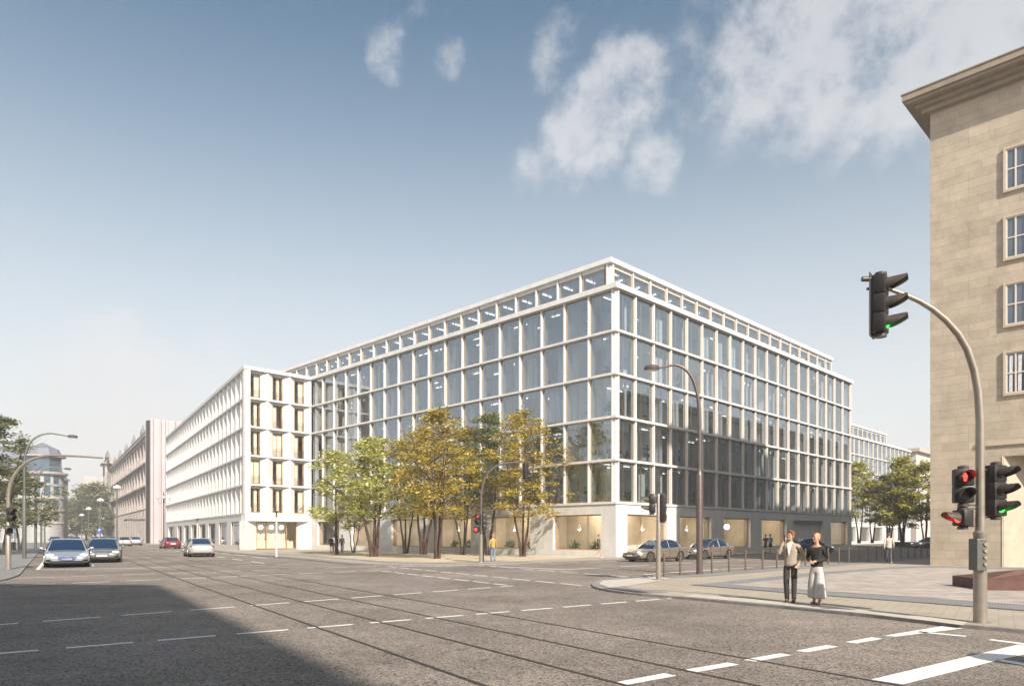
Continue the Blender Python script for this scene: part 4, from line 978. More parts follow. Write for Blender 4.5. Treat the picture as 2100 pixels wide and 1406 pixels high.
# signal at the left edge, long arm over the road
TF = G(17,1166.8,KZ); sf = TF.y/FPX; zf = lambda y: EYE+(HY-y)*sf-KZ; xf = lambda x: (x-17)*sf
t = thing('traffic_light', 'tall signal mast at the left edge with a very long arm reaching over the road', 'traffic light', TF, 0)
a = MB(); a.lathe([(.14,0),(.14,.05),(.12,.06),(.115,zf(1090)),(.09,zf(1088)),(.09,zf(1040))], 14); a.build('pole', M_pole, t, smooth=40)
a = MB(); a.tube([(0,0,zf(1045)),(xf(17),0,zf(1020)),(xf(18.5),0,zf(1003)),(xf(22),0,zf(990)),(xf(30),0,zf(973)),(xf(40),0,zf(960)),(xf(52),0,zf(949)),(xf(68),0,zf(941)),(xf(88),0,zf(935)),(xf(106),0,zf(933)),(xf(160),0,zf(935)),(xf(211),0,zf(938.5))], [.09,.088,.086,.085,.08,.078,.075,.07,.065,.06,.05,.04], 10); a.build('arm', M_pole, t, smooth=60)
signal_head(t, (xf(22),0,zf(1068)), R(60), 2, -1, None); signal_head(t, (xf(20),-.05,zf(1093)), R(40), 1, -1, None)
# bollards
bl = MB(); bl.lathe([(.045,0),(.045,.40),(.058,.405),(.058,.44),(.045,.445),(.042,.62),(.056,.625),(.056,.65),(.042,.655),(.038,.86),(.05,.87),(.05,.885),(.03,.9)], 12)
blm = bl.mesh('bollard', M_bronze, smooth=40)
bb = MB(); bb.ball((0,0,.93), .045, 12, 8); bbm = bb.mesh('finial', M_bronze, smooth=60)
BX = [(1361.7,1181.5),(1395.3,1179),(1460,1173.5),(1495.2,1171.2),(1529,1169),(1564,1167),(1593,1164),(1651.6,1159.5),(1698.5,1156.8),(1720.6,1155),(1741,1153.3),(1761,1152.2),(1780,1150),(1797,1148.6),(1814,1147.4),(1831,1146.2),(1847,1145),(1862.5,1143.9),(1876,1143),(1889,1142.2),(1901.6,1141.4)]
ords = ['first','second','third','fourth','fifth','sixth','seventh','eighth','ninth','tenth','eleventh','twelfth','thirteenth','fourteenth','fifteenth','sixteenth','seventeenth','eighteenth','nineteenth','twentieth','twenty-first']
p0 = G(*BX[0], KZ)
for i, (x, y) in enumerate(BX):
    r_ = (x-CX)/FPX; y0 = (p0.x - p0.y*1.0 + 0)  # bollards stand on one line along the cross street
    dd = -(y0)/(1-r_); o = link('bollard', blm, None, (r_*dd, dd, KZ)); tag(o, ords[i]+' slim bronze bollard from the signal pole along the plaza edge', 'bollard', 'slim bronze bollards along the plaza edge')
    link('finial', bbm, o)
# lantern posts in front of the wing
def lantern(label, loc, H=3.6):
    r = thing('lantern_post', label, 'street lamp', loc, 0, 'slim flat-topped lantern posts in front of the white wing')
    a = MB(); a.lathe([(.09,0),(.075,.02),(.07,H-.55),(.05,H-.5)], 10); a.build('post', mat('cream_post', (.60,.50,.40), .5) if 'cream_post' not in MATS else MATS['cream_post'], r, smooth=40)
    a = MB(); a.lathe([(.09,H-.5),(.09,H-.42),(.06,H-.40),(.07,H-.12),(.11,H-.08)], 10); a.build('lantern', M_bronze, r, smooth=40)
    a = MB(); a.lathe([(.11,H-.08),(.34,H-.05),(.34,H-.02),(.1,H)], 16); a.build('cap_disc', M_mauve, r, smooth=40)
lantern('slim cream lantern post in front of the curtained entrance of the wing', G(567,1141.2,KZ))
lantern('slim lantern post farther left, in front of the ground-floor windows of the wing', GD(405,80,KZ), 3.6)
# ornate candelabrum lamp by the pleated building
o = thing('ornate_lamp', 'ornate dark candelabrum lamp with clustered heads in front of the pleated building', 'street lamp', GD(336,128,KZ), 0)
a = MB(); a.lathe([(.3,0),(.3,.3),(.18,.5),(.12,1.5),(.09,7.5),(.14,7.6),(.05,9.6)], 10)
a.build('post', M_dark, o, smooth=50)
for i in range(4):
    th = i*math.pi/2+.4; a = MB(); a.tube([(0,0,7.6),(math.cos(th)*.8,math.sin(th)*.8,7.4),(math.cos(th)*.95,math.sin(th)*.95,8.2)], .035, 6); ar = a.build('branch', M_dark, o)
    a = MB(); a.ball((math.cos(th)*.95,math.sin(th)*.95,8.45), .25, 10, 7); a.build('globe', mat('milky_globe', (.6,.58,.56), .3) if 'milky_globe' not in MATS else MATS['milky_globe'], ar, smooth=60)
# small far posts down the street
M_lampw = mat('white_lamp_head', (.75,.75,.74), .4)
for i, (x, D, H, lab) in enumerate(((182,150,7.0,'white-headed post lamp in the middle of the far street'),(206,118,7.2,'white-headed post lamp before the palace corner'),(240,104,8.4,'glass-headed post lamp in front of the palace facade'),(168,170,6.2,'small distant post lamp before the hazy trees'))):
    o = thing('post_lamp', lab, 'street lamp', GD(x, D), 0, 'white-headed post lamps down the long street'); a = MB(); a.tube([(0,0,0),(0,0,H)], .09, 8); a.build('post', M_grn, o); a = MB(); a.lathe([(.1,H),(.55,H+.25),(.5,H+.5),(.1,H+.7)], 10); a.build('lamp_head', M_lampw, o, smooth=40)
# parking sign
o = thing('parking_sign', 'blue square parking sign with a white P near the far parked cars', 'sign', GD(204,112,0), 0)
a = MB(); a.tube([(0,.05,0),(0,.05,3.2)], .04, 6); a.build('post', M_pole, o)
a = MB(); a.box(-.36,.36,-.02,.02,2.1,2.9); s_ = a.build('sign_panel', mat('sign_blue', (.02,.09,.42), .4), o)
def letters(txt, size, loc, rot, m, parent, name='lettering', ext=.003):
    c = bpy.data.curves.new('t', 'FONT'); c.body = txt; c.size = size; c.extrude = ext; c.align_x = 'CENTER'; c.align_y = 'CENTER'
    t_ = bpy.data.objects.new('t', c); COL.objects.link(t_); dg = bpy.context.evaluated_depsgraph_get(); me = bpy.data.meshes.new_from_object(t_.evaluated_get(dg)); bpy.data.objects.remove(t_)
    me.materials.clear(); me.materials.append(m); o_ = link(name, me, parent, loc); o_.rotation_euler = rot; return o_
M_paintw = mat('sign_white', (.8,.8,.8), .4)
letters('P', .7, (0,-.026,2.5), (R(90),0,0), M_paintw, s_)
# waste bin and low steel post on the left pavement
o = thing('waste_bin', 'grey cylindrical waste bin on the left pavement behind the signal mast', 'waste bin', G(27,1127.5,KZ), 0)
a = MB(); a.lathe([(.25,.0),(.25,.8),(.28,.82),(.28,.9),(.15,.95)], 14); a.build('body', M_grn, o, smooth=40); a = MB(); a.tube([(.0,.3,0),(.0,.3,1.3)], .04, 6); a.build('post', M_grn, o)
# rust-brown sculpted block on the plaza
cb = thing('corten_block', 'low rust-brown faceted steel block on the plaza behind the big signal mast', 'sculpture', G(2023,1210.5,KZ), R(-8))
a = MB(); a.box(0,3.6,0,2.2,.0,.34); a.add([(0,0,.342),(3.6,0,.342),(3.6,2.2,.342),(0,2.2,.342),(1.25,.7,.62),(2.6,1.2,.62)], [(0,1,5,4),(1,2,5),(2,3,4,5),(3,0,4)]); a.build('body', mat('corten_steel', (.12,.055,.042), .75, var=.3, scale=3, bump=.2), cb)
# round sign outside the right edge whose shadow falls on the near road
o = thing('round_sign', 'round traffic sign on a post at the near right kerb, just outside the photo', 'sign', (8.55,6.75,0), R(20)); a = MB(); a.tube([(0,0,0),(0,0,2.9)], .04, 8); a.build('post', M_pole, o)
a = MB(); a.tube([(0,-.06,2.5),(0,-.04,2.5)], .45, 28); a.build('sign_panel', M_paintw, o)
# low equipment box and railing posts at the left pavement far side
# ================================================================ cars
def car_mats(col, name, metal=.65):
    return mat('car_paint_'+name, col, .28, metal=metal, coat=1.0)
M_cglass = mat('car_glass', (.012,.03,.065), .04, spec=.8); M_tyre = mat('tyre_rubber', (.02,.02,.02), .8); M_alloy = mat('alloy_rim', (.42,.40,.38), .3, metal=.9)
M_plate = mat('number_plate', (.75,.75,.72), .5); M_plateb = mat('plate_blue', (.03,.08,.40), .5); M_tail = mat('tail_light', (.35,.02,.02), .2); M_head = mat('head_light', (.85,.88,.9), .1, emit=.5)
M_grille = mat('car_grille', (.02,.02,.02), .35)
ST = [(2.45,.52,.32,.50),(2.41,.72,.25,.57),(2.30,.83,.21,.62),(2.1,.89,.19,.68),(1.8,.92,.18,.74),(1.3,.94,.17,.81),(.95,.95,.17,.86),(.5,.955,.17,.90),(0,.96,.17,.92),(-.5,.96,.17,.94),(-1.0,.96,.17,.96),(-1.5,.95,.18,.98),(-1.9,.925,.19,.99),(-2.2,.88,.22,.965),(-2.36,.80,.28,.90),(-2.43,.70,.33,.80),(-2.45,.55,.38,.68)]
CB = [(1.02,.80,.79,.87),(.75,.83,.73,1.06),(.40,.86,.67,1.26),(.1,.87,.64,1.37),(-.25,.88,.635,1.425),(-.6,.88,.63,1.43),(-1.0,.87,.62,1.385),(-1.4,.85,.61,1.27),(-1.75,.82,.63,1.12),(-2.02,.79,.68,.985)]
def body_shell():
    b = MB(); rings = []
    for x, wy, zb, zs in ST:
        h = zs-zb; half = [(0,zb),(wy*.80,zb),(wy*.95,zb+.06),(wy,zb+h*.28),(wy*1.0,zb+h*.55),(wy*.985,zb+h*.78),(wy*.93,zs-.035),(wy*.80,zs),(wy*.4,zs+.022),(0,zs+.03)]
        rings.append([(x,y,z) for y,z in half]+[(x,-y,z) for y,z in half[-2:0:-1]])
    n = len(rings[0]); v = [p for r in rings for p in r]
    f = [(i*n+k,i*n+(k+1)%n,(i+1)*n+(k+1)%n,(i+1)*n+k) for i in range(len(rings)-1) for k in range(n)] + [tuple(range(n)), tuple(range((len(rings)-1)*n, len(rings)*n))[::-1]]
    b.add(v, f); return b
def make_car(paint_name, col, metal=.65):
    P_ = car_mats(col, paint_name, metal); me = body_shell().mesh('car_body', P_, smooth=45)
    o = bpy.data.objects.new('tmp', me); COL.objects.link(o); cut = MB()
    for x in (1.45,-1.42):
        cut.tube([(x,-1.2,.33),(x,-.66,.33)], .375, 24); cut.tube([(x,.66,.33),(x,1.2,.33)], .375, 24)
    co = bpy.data.objects.new('cut', cut.mesh('cut', M_grille)); COL.objects.link(co)
    md = o.modifiers.new('s','SUBSURF'); md.levels = 1; md = o.modifiers.new('b','BOOLEAN'); md.object = co; md.operation = 'DIFFERENCE'; md.solver = 'EXACT'
    try: md.material_mode = 'TRANSFER'
    except Exception: pass
    dg = bpy.context.evaluated_depsgraph_get(); body = bpy.data.meshes.new_from_object(o.evaluated_get(dg))
    bpy.data.objects.remove(o); bpy.data.objects.remove(co)
    try: body.polygons.foreach_set('use_smooth', [True]*len(body.polygons)); body.set_sharp_from_angle(angle=R(38))
    except Exception: pass
    # greenhouse
    gl, rf, gr0 = MB(), MB(), MB(); n = len(CB); pr = []
    for x, wb, wr, zr in CB:
        z0 = .84+.03*(1.02-x)/1.0*.5
        pr.append([(x,wb,z0),(x,wb*.45+wr*.55,z0*.45+zr*.55),(x,wr,zr-.02),(x,wr*.8,zr+.012),(x,0,zr+.025)])
    for i in range(n-1):
        a, b = pr[i], pr[i+1]; top_roof = 3 <= i <= 5
        for s in (1,-1):
            A = [(p[0],p[1]*s,p[2]) for p in a]; B = [(p[0],p[1]*s,p[2]) for p in b]
            for k in range(4):
                tgt = rf if (k >= 2 and top_roof) else gl
                if k >= 2 and not top_roof: tgt = gl
                tgt.add([A[k],B[k],B[k+1],A[k+1]], [(0,1,2,3)])
    for s in (1,-1):     # pillars and cant rails
        rf.tube([(p[2][0],p[2][1]*s,p[2][2]+.004) for p in pr], .032, 6); rf.tube([(p[0][0],p[0][1]*s,p[0][2]) for p in pr], .03, 6)
        p = pr[4]; gr0.tube([(p[0][0]-.12,p[0][1]*s,p[0][2]),(p[1][0]-.12,p[1][1]*s,p[1][2]),(p[2][0]-.12,p[2][1]*s,p[2][2])], .026, 6)
        p, q_ = pr[7], pr[8]; rf.add([(p[0][0],p[0][1]*s*1.005,p[0][2]),(q_[0][0],q_[0][1]*s*1.005,q_[0][2]),(q_[2][0],q_[2][1]*s*1.01,q_[2][2]),(p[2][0],p[2][1]*s*1.01,p[2][2]),(pr[6][1][0]-.3,pr[6][1][1]*s*1.01,pr[6][1][2])], [(0,1,2,3,4)])
    GL = gl.mesh('window_glass', M_cglass, smooth=40, recalc=True); RF = rf.mesh('roof', P_, smooth=50, recalc=True)
    # small parts
    mi = MB(); 
    for s in (1,-1): mi.ball((.68,1.03*s,.95), .11, 10, 6, (.7,1.1,.62)); mi.tube([(.70,.84*s,.88),(.68,1.0*s,.93)], .025, 6)
    hl_ = MB(); 
    for s in (1,-1): hl_.ball((2.26,.66*s,.62), .17, 12, 7, (.62,1.0,.42))
    tl = MB()
    for s in (1,-1): tl.ball((-2.33,.64*s,.82), .18, 12, 7, (.45,1.1,.42))
    gr = MB(); gr.hexa([(2.36,-.36,.42),(2.475,-.30,.42),(2.475,.30,.42),(2.36,.36,.42),(2.36,-.44,.56),(2.45,-.40,.55),(2.45,.40,.55),(2.36,.44,.56)]); bi = MB(); bi.box(2.30,2.463,-.62,.62,.27,.34); rv = MB(); rv.box(-2.44,-2.2,-.6,.6,.24,.34); fg = []
    pil_ = gr0.mesh('pillar', M_grille)
    for s in (1,-1): q_ = MB(); q_.obox((2.35,.66*s,.36),(.07,-.05*s,0),(.02,.12*s,0),(0,0,.05)); fg.append(q_.mesh('fog_light', M_grille))
    sl = MB()
    for s in (1,-1): sl.box(-.9,.95,.955*s-.012,.955*s+.012,.16,.22)
    for s in (1,-1):
        for x in (.9,-.35,-1.28): sl.box(x-.006,x+.006,.95*s-.014,.95*s+.014,.3,.86)
    pl_ = MB(); pl_.obox((2.485,0,.42),(.008,0,0),(0,.26,0),(0,0,.055)); pl_.obox((-2.46,0,.62),(.012,0,0),(0,.26,0),(0,0,.06))
    un = MB(); un.box(-2.2,2.2,-.72,.72,.14,.24)
    W = MB(); W.tube([(0,-.11,0),(0,.11,0)], .325, 24)
    tyre = W.mesh('tyre', M_tyre, smooth=40, bevel=.02)
    W = MB(); W.tube([(0,.06,0),(0,.118,0)], .215, 20); 
    for k in range(5):
        th = k*2*math.pi/5; W.obox((.12*math.cos(th),.115,.12*math.sin(th)),(.10*math.cos(th),0,.10*math.sin(th)),(0,.012,0),(-.028*math.sin(th),0,.028*math.cos(th)))
    W.mi = 1; W.tube([(0,.119,0),(0,.1195,0)], .17, 20)
    rim = W.mesh('rim', [M_alloy, M_grille], smooth=40)
    return dict(bi=bi.mesh('bumper_intake', M_grille), rv=rv.mesh('rear_valance', M_grille), f0=fg[0], f1=fg[1], pi=pil_, body=body, GL=GL, RF=RF, mi=mi.mesh('mirror', P_, smooth=50), hl=hl_.mesh('headlight', M_head, smooth=60), tl=tl.mesh('tail_light', M_tail, smooth=60), gr=gr.mesh('grille', M_grille), sl=sl.mesh('sill', M_grille), pl=pl_.mesh('number_plate', M_plate), un=un.mesh('underbody', M_grille), tyre=tyre, rim=rim)
def place_car(label, M_, loc, heading, scale=(1,1,1), group=None):
    r = thing('car', label, 'car', loc, math.atan2(heading[1], heading[0]), group); r.scale = scale
    b = link('body', M_['body'], r); link('roof', M_['RF'], r); link('window_glass', M_['GL'], r)
    for k, nm in (('pi','pillar'),('bi','bumper_intake'),('rv','rear_valance'),('f0','fog_light'),('f1','fog_light'),('gr','grille'),('pl','number_plate'),('sl','sill'),('un','underbody'),('mi','mirror'),('hl','headlight'),('tl','tail_light')): link(nm, M_[k], b if k in ('sl',) else r)
    for x in (1.45,-1.42):
        for s in (1,-1):
            w_ = link('wheel', M_['tyre'], r, (x,.80*s,.325), 0 if s > 0 else math.pi); link('rim', M_['rim'], w_)
    return r
SIL = make_car('silver_blue', (.50,.55,.60)); GRY = make_car('warm_grey', (.30,.29,.28)); RED = make_car('red', (.28,.02,.03)); BRZ = make_car('champagne', (.36,.295,.245)); BLU = make_car('blue', (.04,.09,.20)); DRK = make_car('dark', (.06,.065,.08)); WHT = make_car('light', (.62,.60,.57))
toC = (.5381,-.8429); aw = (-.5381,.8429)
def gp(x, y): return G(x, y, .006)
far_c = 'cars farther down the long street'
def shift(p, h, d): return (p[0]-h[0]*d, p[1]-h[1]*d, .006)
c1 = place_car('silver-blue saloon with lit headlights and blue number plate at the left stop line', SIL, shift(gp(138.5,1162.5), toC, 2.3), (.53,-.85), (1.12,1.17,1.08))
M_pb = MB(); M_pb.obox((2.50,0,.42),(.004,0,0),(0,.27,0),(0,0,.06)); pb_ = M_pb.build('blue_plate', M_plateb, c1)
letters('V1Z·PE6P', .10, (2.506,0,.42), (R(90),0,R(90)), M_paintw, pb_)
nr = MB(); nr.tube([(2.47,.40*math.cos(t_),.47+.105*math.sin(t_)) for t_ in [2*math.pi*i/24 for i in range(25)]], .010, 5); nr.build('grille_ring', M_alloy, c1)
place_car('grey saloon with lit headlights, right beside the silver-blue saloon at the left stop line', GRY, shift(gp(216,1153), toC, 2.3), (.47,-.88), (1.08,1.12,1.08))
place_car('silver saloon driving away in the lane before the white wing', WHT, shift(gp(383,1141.5), (0,-1), 2.2), (-.50,.866), (1.05,1.1,1.05))
place_car('red saloon driving away in front of the pleated building', RED, shift(gp(332,1124.5), (0,-1), 2.2), (-.56,.83), (1.05,1.15,1.05))
for i, (x, y, M_, lab, hd2) in enumerate(((254,1119,WHT,'pale silver car driving away by the palace entrance canopy',aw),(277,1117.2,SIL,'light blue car right of the pale silver car, parked by the palace',aw),(229,1111.3,WHT,'small pale car ahead of the pale silver car',aw),
    (210,1112.5,SIL,'pale blue car approaching behind the grey saloon',toC),(194,1113,WHT,'white car next to the parking sign, approaching in the distance',toC),(153,1117,DRK,'dark blue car queueing just behind the silver-blue saloon',toC),(113,1116,DRK,'dark car queueing behind the nearest saloon, next to the left kerb',toC),(143,1106,RED,'tiny distant reddish car down the street',toC))):
    place_car(lab, M_, G(x, y, .006), hd2, (1.05,1.1,1.05), far_c)
hq = (-S2,-S2)
place_car('champagne saloon with a driver inside, turning at the crossing in front of the building corner', BRZ, shift(gp(1347,1150.3),(0,-1),.3), (-.83,-.56), (.98,1.0,1.02))
place_car('champagne saloon following behind the first one on the cross street', BRZ, shift(gp(1452,1145),(0,-1),.3), (-.80,-.60), (.96,1.0,1.02))
place_car('dark blue car partly hidden behind the standing couple on the cross street', BLU, GD(1659,66,.006), (.90,.44), (1.0,1.0,1.02))
place_car('light blue car cut by the corner of the stone building', SIL, GD(1908,98,.006), (-.95,-.3), (1.1,1.05,1.05))

# ================================================================ people
def skin(name, nodes, edges, m, parent, sub=1, smooth=True):
    keys = list(nodes); me = bpy.data.meshes.new(name); me.from_pydata([nodes[k][0] for k in keys], [(keys.index(a), keys.index(b)) for a, b in edges], [])
    o = bpy.data.objects.new('tmp', me); COL.objects.link(o); md = o.modifiers.new('k','SKIN'); md.use_smooth_shade = True
    for i, k in enumerate(keys):
        r = nodes[k][1]; sv = me.skin_vertices[0].data[i]; sv.radius = r if isinstance(r, tuple) else (r, r)
    me.skin_vertices[0].data[0].use_root = True
    s = o.modifiers.new('s','SUBSURF'); s.levels = sub
    dg = bpy.context.evaluated_depsgraph_get(); out = bpy.data.meshes.new_from_object(o.evaluated_get(dg)); bpy.data.objects.remove(o)
    out.materials.clear(); out.materials.append(m); out.name = name
    return link(name, out, parent)
M_skin = mat('skin', (.55,.32,.21), .5, var=.08, scale=9); M_shirt = mat('white_shirt', (.78,.78,.78), .8)
def cloth(n, c): return MATS.get(n) or mat(n, c, .85, var=.14, scale=14, bump=.2, bscale=18)
def person(label, loc, face, h=1.78, top=('grey_jacket',(.42,.36,.29)), legs=('dark_trousers',(.05,.045,.045)), hair=(.14,.06,.025), arms='down', stride=0.0, skirt=None, shoes=(.06,.04,.03), female=False, fine=False, dress=False, hat=None, group=None, bag=False, short=False, shorts=False, lean=0.0, head_yaw=0.0, head_tilt=0.0):
    """local frame: facing -y, x to the person's left"""
    r = thing('person', label, 'person', loc, math.atan2(face[1], face[0]) + math.pi/2, group); k = h/1.78; r.scale = (k,k,k)
    V = lambda x, y, z: Vector((x, y, z)); sw = .165 if female else .19; s = stride
    hipz, kz, az = .93, .50, .09
    ax_ = .10 if s else .078; LK, LA = V(.092,-.10*s-.02,kz), V(ax_,-.32*s,az); RK, RA = V(-.092,.02*s-.03,kz+.01), V(-ax_-(0 if s else .015),.36*s+(0 if s else .07),az+.09*s)
    ly = lean
    n = {'pel':(V(0,0,.96),(.115,.08)),'wa':(V(0,.0+ly*.3,1.10),(.10,.075)),'ch':(V(0,ly*.7,1.30),(.12,.085)),'sh':(V(0,.01+ly,1.43),(.10,.08)),'nk':(V(0,-.0+ly,1.50),(.052,.052)),'nk2':(V(0,-.01+ly,1.55),(.05,.055)),
         'LH':(V(.085,0,.90),(.06,.06)),'LK':(LK,.048),'LA':(LA,.038),'LF':(LA+V(0,-.10,-.05),(.035,.03)),'RH':(V(-.085,0,.90),(.06,.06)),'RK':(RK,.048),'RA':(RA,.038),'RF':(RA+V(0,-.10,-.05),(.035,.03))}
    e = [('pel','wa'),('wa','ch'),('ch','sh'),('sh','nk'),('nk','nk2'),('pel','LH'),('LH','LK'),('LK','LA'),('LA','LF'),('pel','RH'),('RH','RK'),('RK','RA'),('RA','RF')]
    def armj(side):
        sx_ = 1 if side == 'L' else -1; S = V(sw*sx_, .01+ly, 1.41)
        if arms == 'down' or (arms == 'walk'):
            sg = s*sx_; return [S, V((sw+.06)*sx_, .05+.14*sg+ly*.6, 1.13), V((sw+.05)*sx_, -.04+.26*sg, .89)]
        if arms == 'phone' and side == 'R': return [S, V(-.27,-.12,1.19), V(-.145,-.12,1.50)]
        if arms == 'phone': return [S, V(.30,.07,1.16), V(.20,-.08,.96)]
        if arms == 'hold': return [S, V((sw+.09)*sx_,.02,1.15), V(.045*sx_,-.21,1.08)]
        if arms == 'bend': return [S, V((sw+.06)*sx_,.03,1.14), V(.14*sx_,-.2,1.12)]
    AR = {}
    for sd2 in 'LR':
        S, E, Hn = armj(sd2); AR[sd2] = (S,E,Hn)
        n[sd2+'S'] = (S,.045); n[sd2+'E'] = (E,.036); n[sd2+'W'] = (Hn,.028); e += [('sh',sd2+'S'),(sd2+'S',sd2+'E'),(sd2+'E',sd2+'W')]
        d = (Hn-E).normalized(); pm = Hn+d*.05
        if arms == 'phone' and sd2 == 'R': pm = Hn+V(.03,.01,.055)
        n[sd2+'P'] = (pm,(.036,.02)); e.append((sd2+'W',sd2+'P'))
        if fine:
            q_ = Vector((0,-1,0)) if abs(d.z) > .7 else Vector((0,0,1)); side_ = d.cross(q_).normalized() if abs(d.dot(q_)) < .95 else Vector((1,0,0)); curl = side_.cross(d).normalized()*(-1 if sd2 == 'R' else 1)
            for fi, (of, ln) in enumerate(((-.024,.036),(-.008,.042),(.009,.039),(.024,.030))):
                b_ = pm+side_*of+d*.028; n[sd2+'f%d' % fi] = (b_,.0095); n[sd2+'g%d' % fi] = (b_+d*ln+curl*.008,.009); n[sd2+'h%d' % fi] = (b_+d*(ln+.016)+curl*.028,.0075)
                e += [(sd2+'P',sd2+'f%d' % fi),(sd2+'f%d' % fi,sd2+'g%d' % fi),(sd2+'g%d' % fi,sd2+'h%d' % fi)]
            b_ = pm-side_*.034-d*.02; n[sd2+'t'] = (b_,.011); n[sd2+'u'] = (b_-side_*.014+d*.04+curl*.02,.009); e += [(sd2+'P',sd2+'t'),(sd2+'t',sd2+'u')]
    # head as part of the body
    hy = -.015+ly
    n['h0'] = (V(0,hy-.015,1.60),(.058,.075)); n['h1'] = (V(0,hy-.012,1.66),(.074,.094)); n['h2'] = (V(0,hy,1.72),(.072,.09)); n['h3'] = (V(0,hy+.008,1.76),(.045,.06))
    e += [('nk2','h0'),('h0','h1'),('h1','h2'),('h2','h3')]
    body = skin('body', n, e, M_skin, r, 2 if fine else 1)
    Rh = Matrix.Translation(V(0,hy,1.60)) @ Matrix.Rotation(head_yaw,4,'Z') @ Matrix.Rotation(head_tilt,4,'Y') @ Matrix.Translation(V(0,-hy,-1.60))
    def xf_(mb): 
        mb.v = [tuple(Rh @ Vector(v)) for v in mb.v]; return mb
    f = MB(); f.ball((0,hy-.098,1.652), .018, 8, 6, (.8,1.2,1.3)); 
    for sx_ in (1,-1): f.ball((.076*sx_,hy+.005,1.655), .022, 8, 6, (.45,.9,1.4))
    f.ball((0,hy-.066,1.585), .034, 8, 6, (1,.9,.8)); fo = xf_(f).build('face', M_skin, r, smooth=60)
    if fine:
        ey = MB(); 
        for sx_ in (1,-1): ey.ball((.03*sx_,hy-.087,1.678), .010, 8, 6); ey.obox((.03*sx_,hy-.092,1.70),(.017,0,0),(0,.004,0),(0,0,.003))
        ey.obox((0,hy-.094,1.615),(.022,0,0),(0,.003,0),(0,0,.0035)); xf_(ey).build('facial_feature', cloth('brown_feature',(.12,.05,.035)), r)
    hm = cloth('hair_%d' % int(hair[0]*100), hair); hb = MB(); hb.ball((0,hy+.022,1.70), .098, 14, 10, (.86,1.0,.92)); 
    if female: hb.ball((0,hy+.115,1.74), .045, 10, 7); hb.ball((0,hy+.05,1.66), .075, 10, 8)
    else: hb.ball((0,hy-.035,1.765), .06, 10, 7, (1,1,.55))
    if hat: hm = cloth('hat_'+hat[0], hat[1])
    xf_(hb).build('hair' if not hat else 'hat', hm, r, smooth=60)
    # clothes
    tm = cloth(*top); nn2 = {'a':(V(0,0,.86 if not female else .93),(.170,.128)),'b':(V(0,.0+ly*.2,1.00),(.160,.120)),'c':(V(0,ly*.4,1.12),(.142 if female else .158,.112)),'d':(V(0,ly*.7,1.30),(.168 if female else .195,.132)),'f':(V(0,.012+ly,1.425),(.13,.092)),'g':(V(0,.015+ly,1.475),(.07,.066))}
    e2 = [('a','b'),('b','c'),('c','d'),('d','f'),('f','g')]
    for sd2 in 'LR':
        S, E, Hn = AR[sd2]; nn2[sd2+'S'] = (S,.062); nn2[sd2+'E'] = (E,.050); e2 += [('f',sd2+'S'),(sd2+'S',sd2+'E')]
        if not (shorts): nn2[sd2+'W'] = (E.lerp(Hn,.92),.042); e2.append((sd2+'E',sd2+'W'))
    if dress: nn2['z'] = (V(0,0,.66),(.20,.16)); e2.append(('a','z'))
    skin('jacket' if not dress else 'dress', nn2, e2, tm, r, 2)
    if skirt:
        q_ = {'p':(V(0,0,1.0),(.122,.09)),'q':(V(0,0,.93),(.14,.105)),'LH':(V(.075,0,.84),(.10,.105)),'RH':(V(-.075,0,.84),(.10,.105)),'LK':(V(.10,-.02,.52),(.135,.14)),'RK':(V(-.095,.02,.52),(.135,.14)),'LA':(V(.115,-.05,.20),(.15,.16)),'RA':(V(-.105,.06,.20),(.15,.16)),'LB':(V(.118,-.05,.15),(.152,.162)),'RB':(V(-.108,.06,.15),(.152,.162))}
        skin('wide_trousers', q_, [('p','q'),('q','LH'),('q','RH'),('LH','LK'),('RH','RK'),('LK','LA'),('RK','RA'),('LA','LB'),('RA','RB')], cloth(*skirt), r, 2)
    elif not dress:
        lm = cloth(*legs); q_ = {'p':(V(0,0,1.0),(.125,.09)),'LH':(V(.088,0,.88),(.088,.09)),'RH':(V(-.088,0,.88),(.088,.09))}
        e3 = [('p','LH'),('p','RH')]
        for sd2, K, A in (('L',LK,LA),('R',RK,RA)):
            q_[sd2+'K'] = (K,.075 if not shorts else .09); e3.append((sd2+'H',sd2+'K'))
            if not shorts: q_[sd2+'A'] = (A+V(0,0,-.05),.06); e3.append((sd2+'K',sd2+'A'))
        skin('trousers', q_, e3, lm, r, 1)
    sh = MB()
    for A in (LA, RA):
        sh.ball((A.x,A.y-.06,max(.045,A.z-.045)), .06, 10, 7, (.75,2.1,.72)); 
        if female: sh.obox((A.x,A.y+.03,.03),(.012,0,0),(0,.012,0),(0,0,.03))
    sh.build('shoe', cloth('shoe_%d' % int(shoes[0]*100), shoes), r, smooth=60)
    if arms == 'phone':
        p_ = AR['R'][2]+V(.045,.0,.10); a = MB(); a.obox(p_,(.006,0,0),(0,.035,.01),(0,.0,.07)); po = a.build('phone', M_black, None); 
        po.location = r.location; po.rotation_euler = r.rotation_euler; po.scale = r.scale; tag(po, 'black phone held to the ear of the man in the beige jacket', 'phone')
        st = MB(); st.add([(-.05,-.075,1.475),(.05,-.075,1.475),(.045,-.128,1.38),(.02,-.143,1.25),(.0,-.141,1.15),(-.02,-.143,1.25),(-.045,-.128,1.38)], [(0,1,2,3,4,5,6)]); st.ball((0,-.0,1.49),.066,12,6,(1,1,.5)); st.build('shirt', M_shirt, r)
    if bag:
        a = MB(); a.ball((0,.20,1.22), .16, 10, 8, (.9,.55,1.2)); b_ = a.build('backpack', cloth('pack_dark',(.06,.06,.07)), None, smooth=60); b_.location = r.location; b_.rotation_euler = r.rotation_euler; b_.scale = r.scale; tag(b_, bag, 'backpack')
    return r
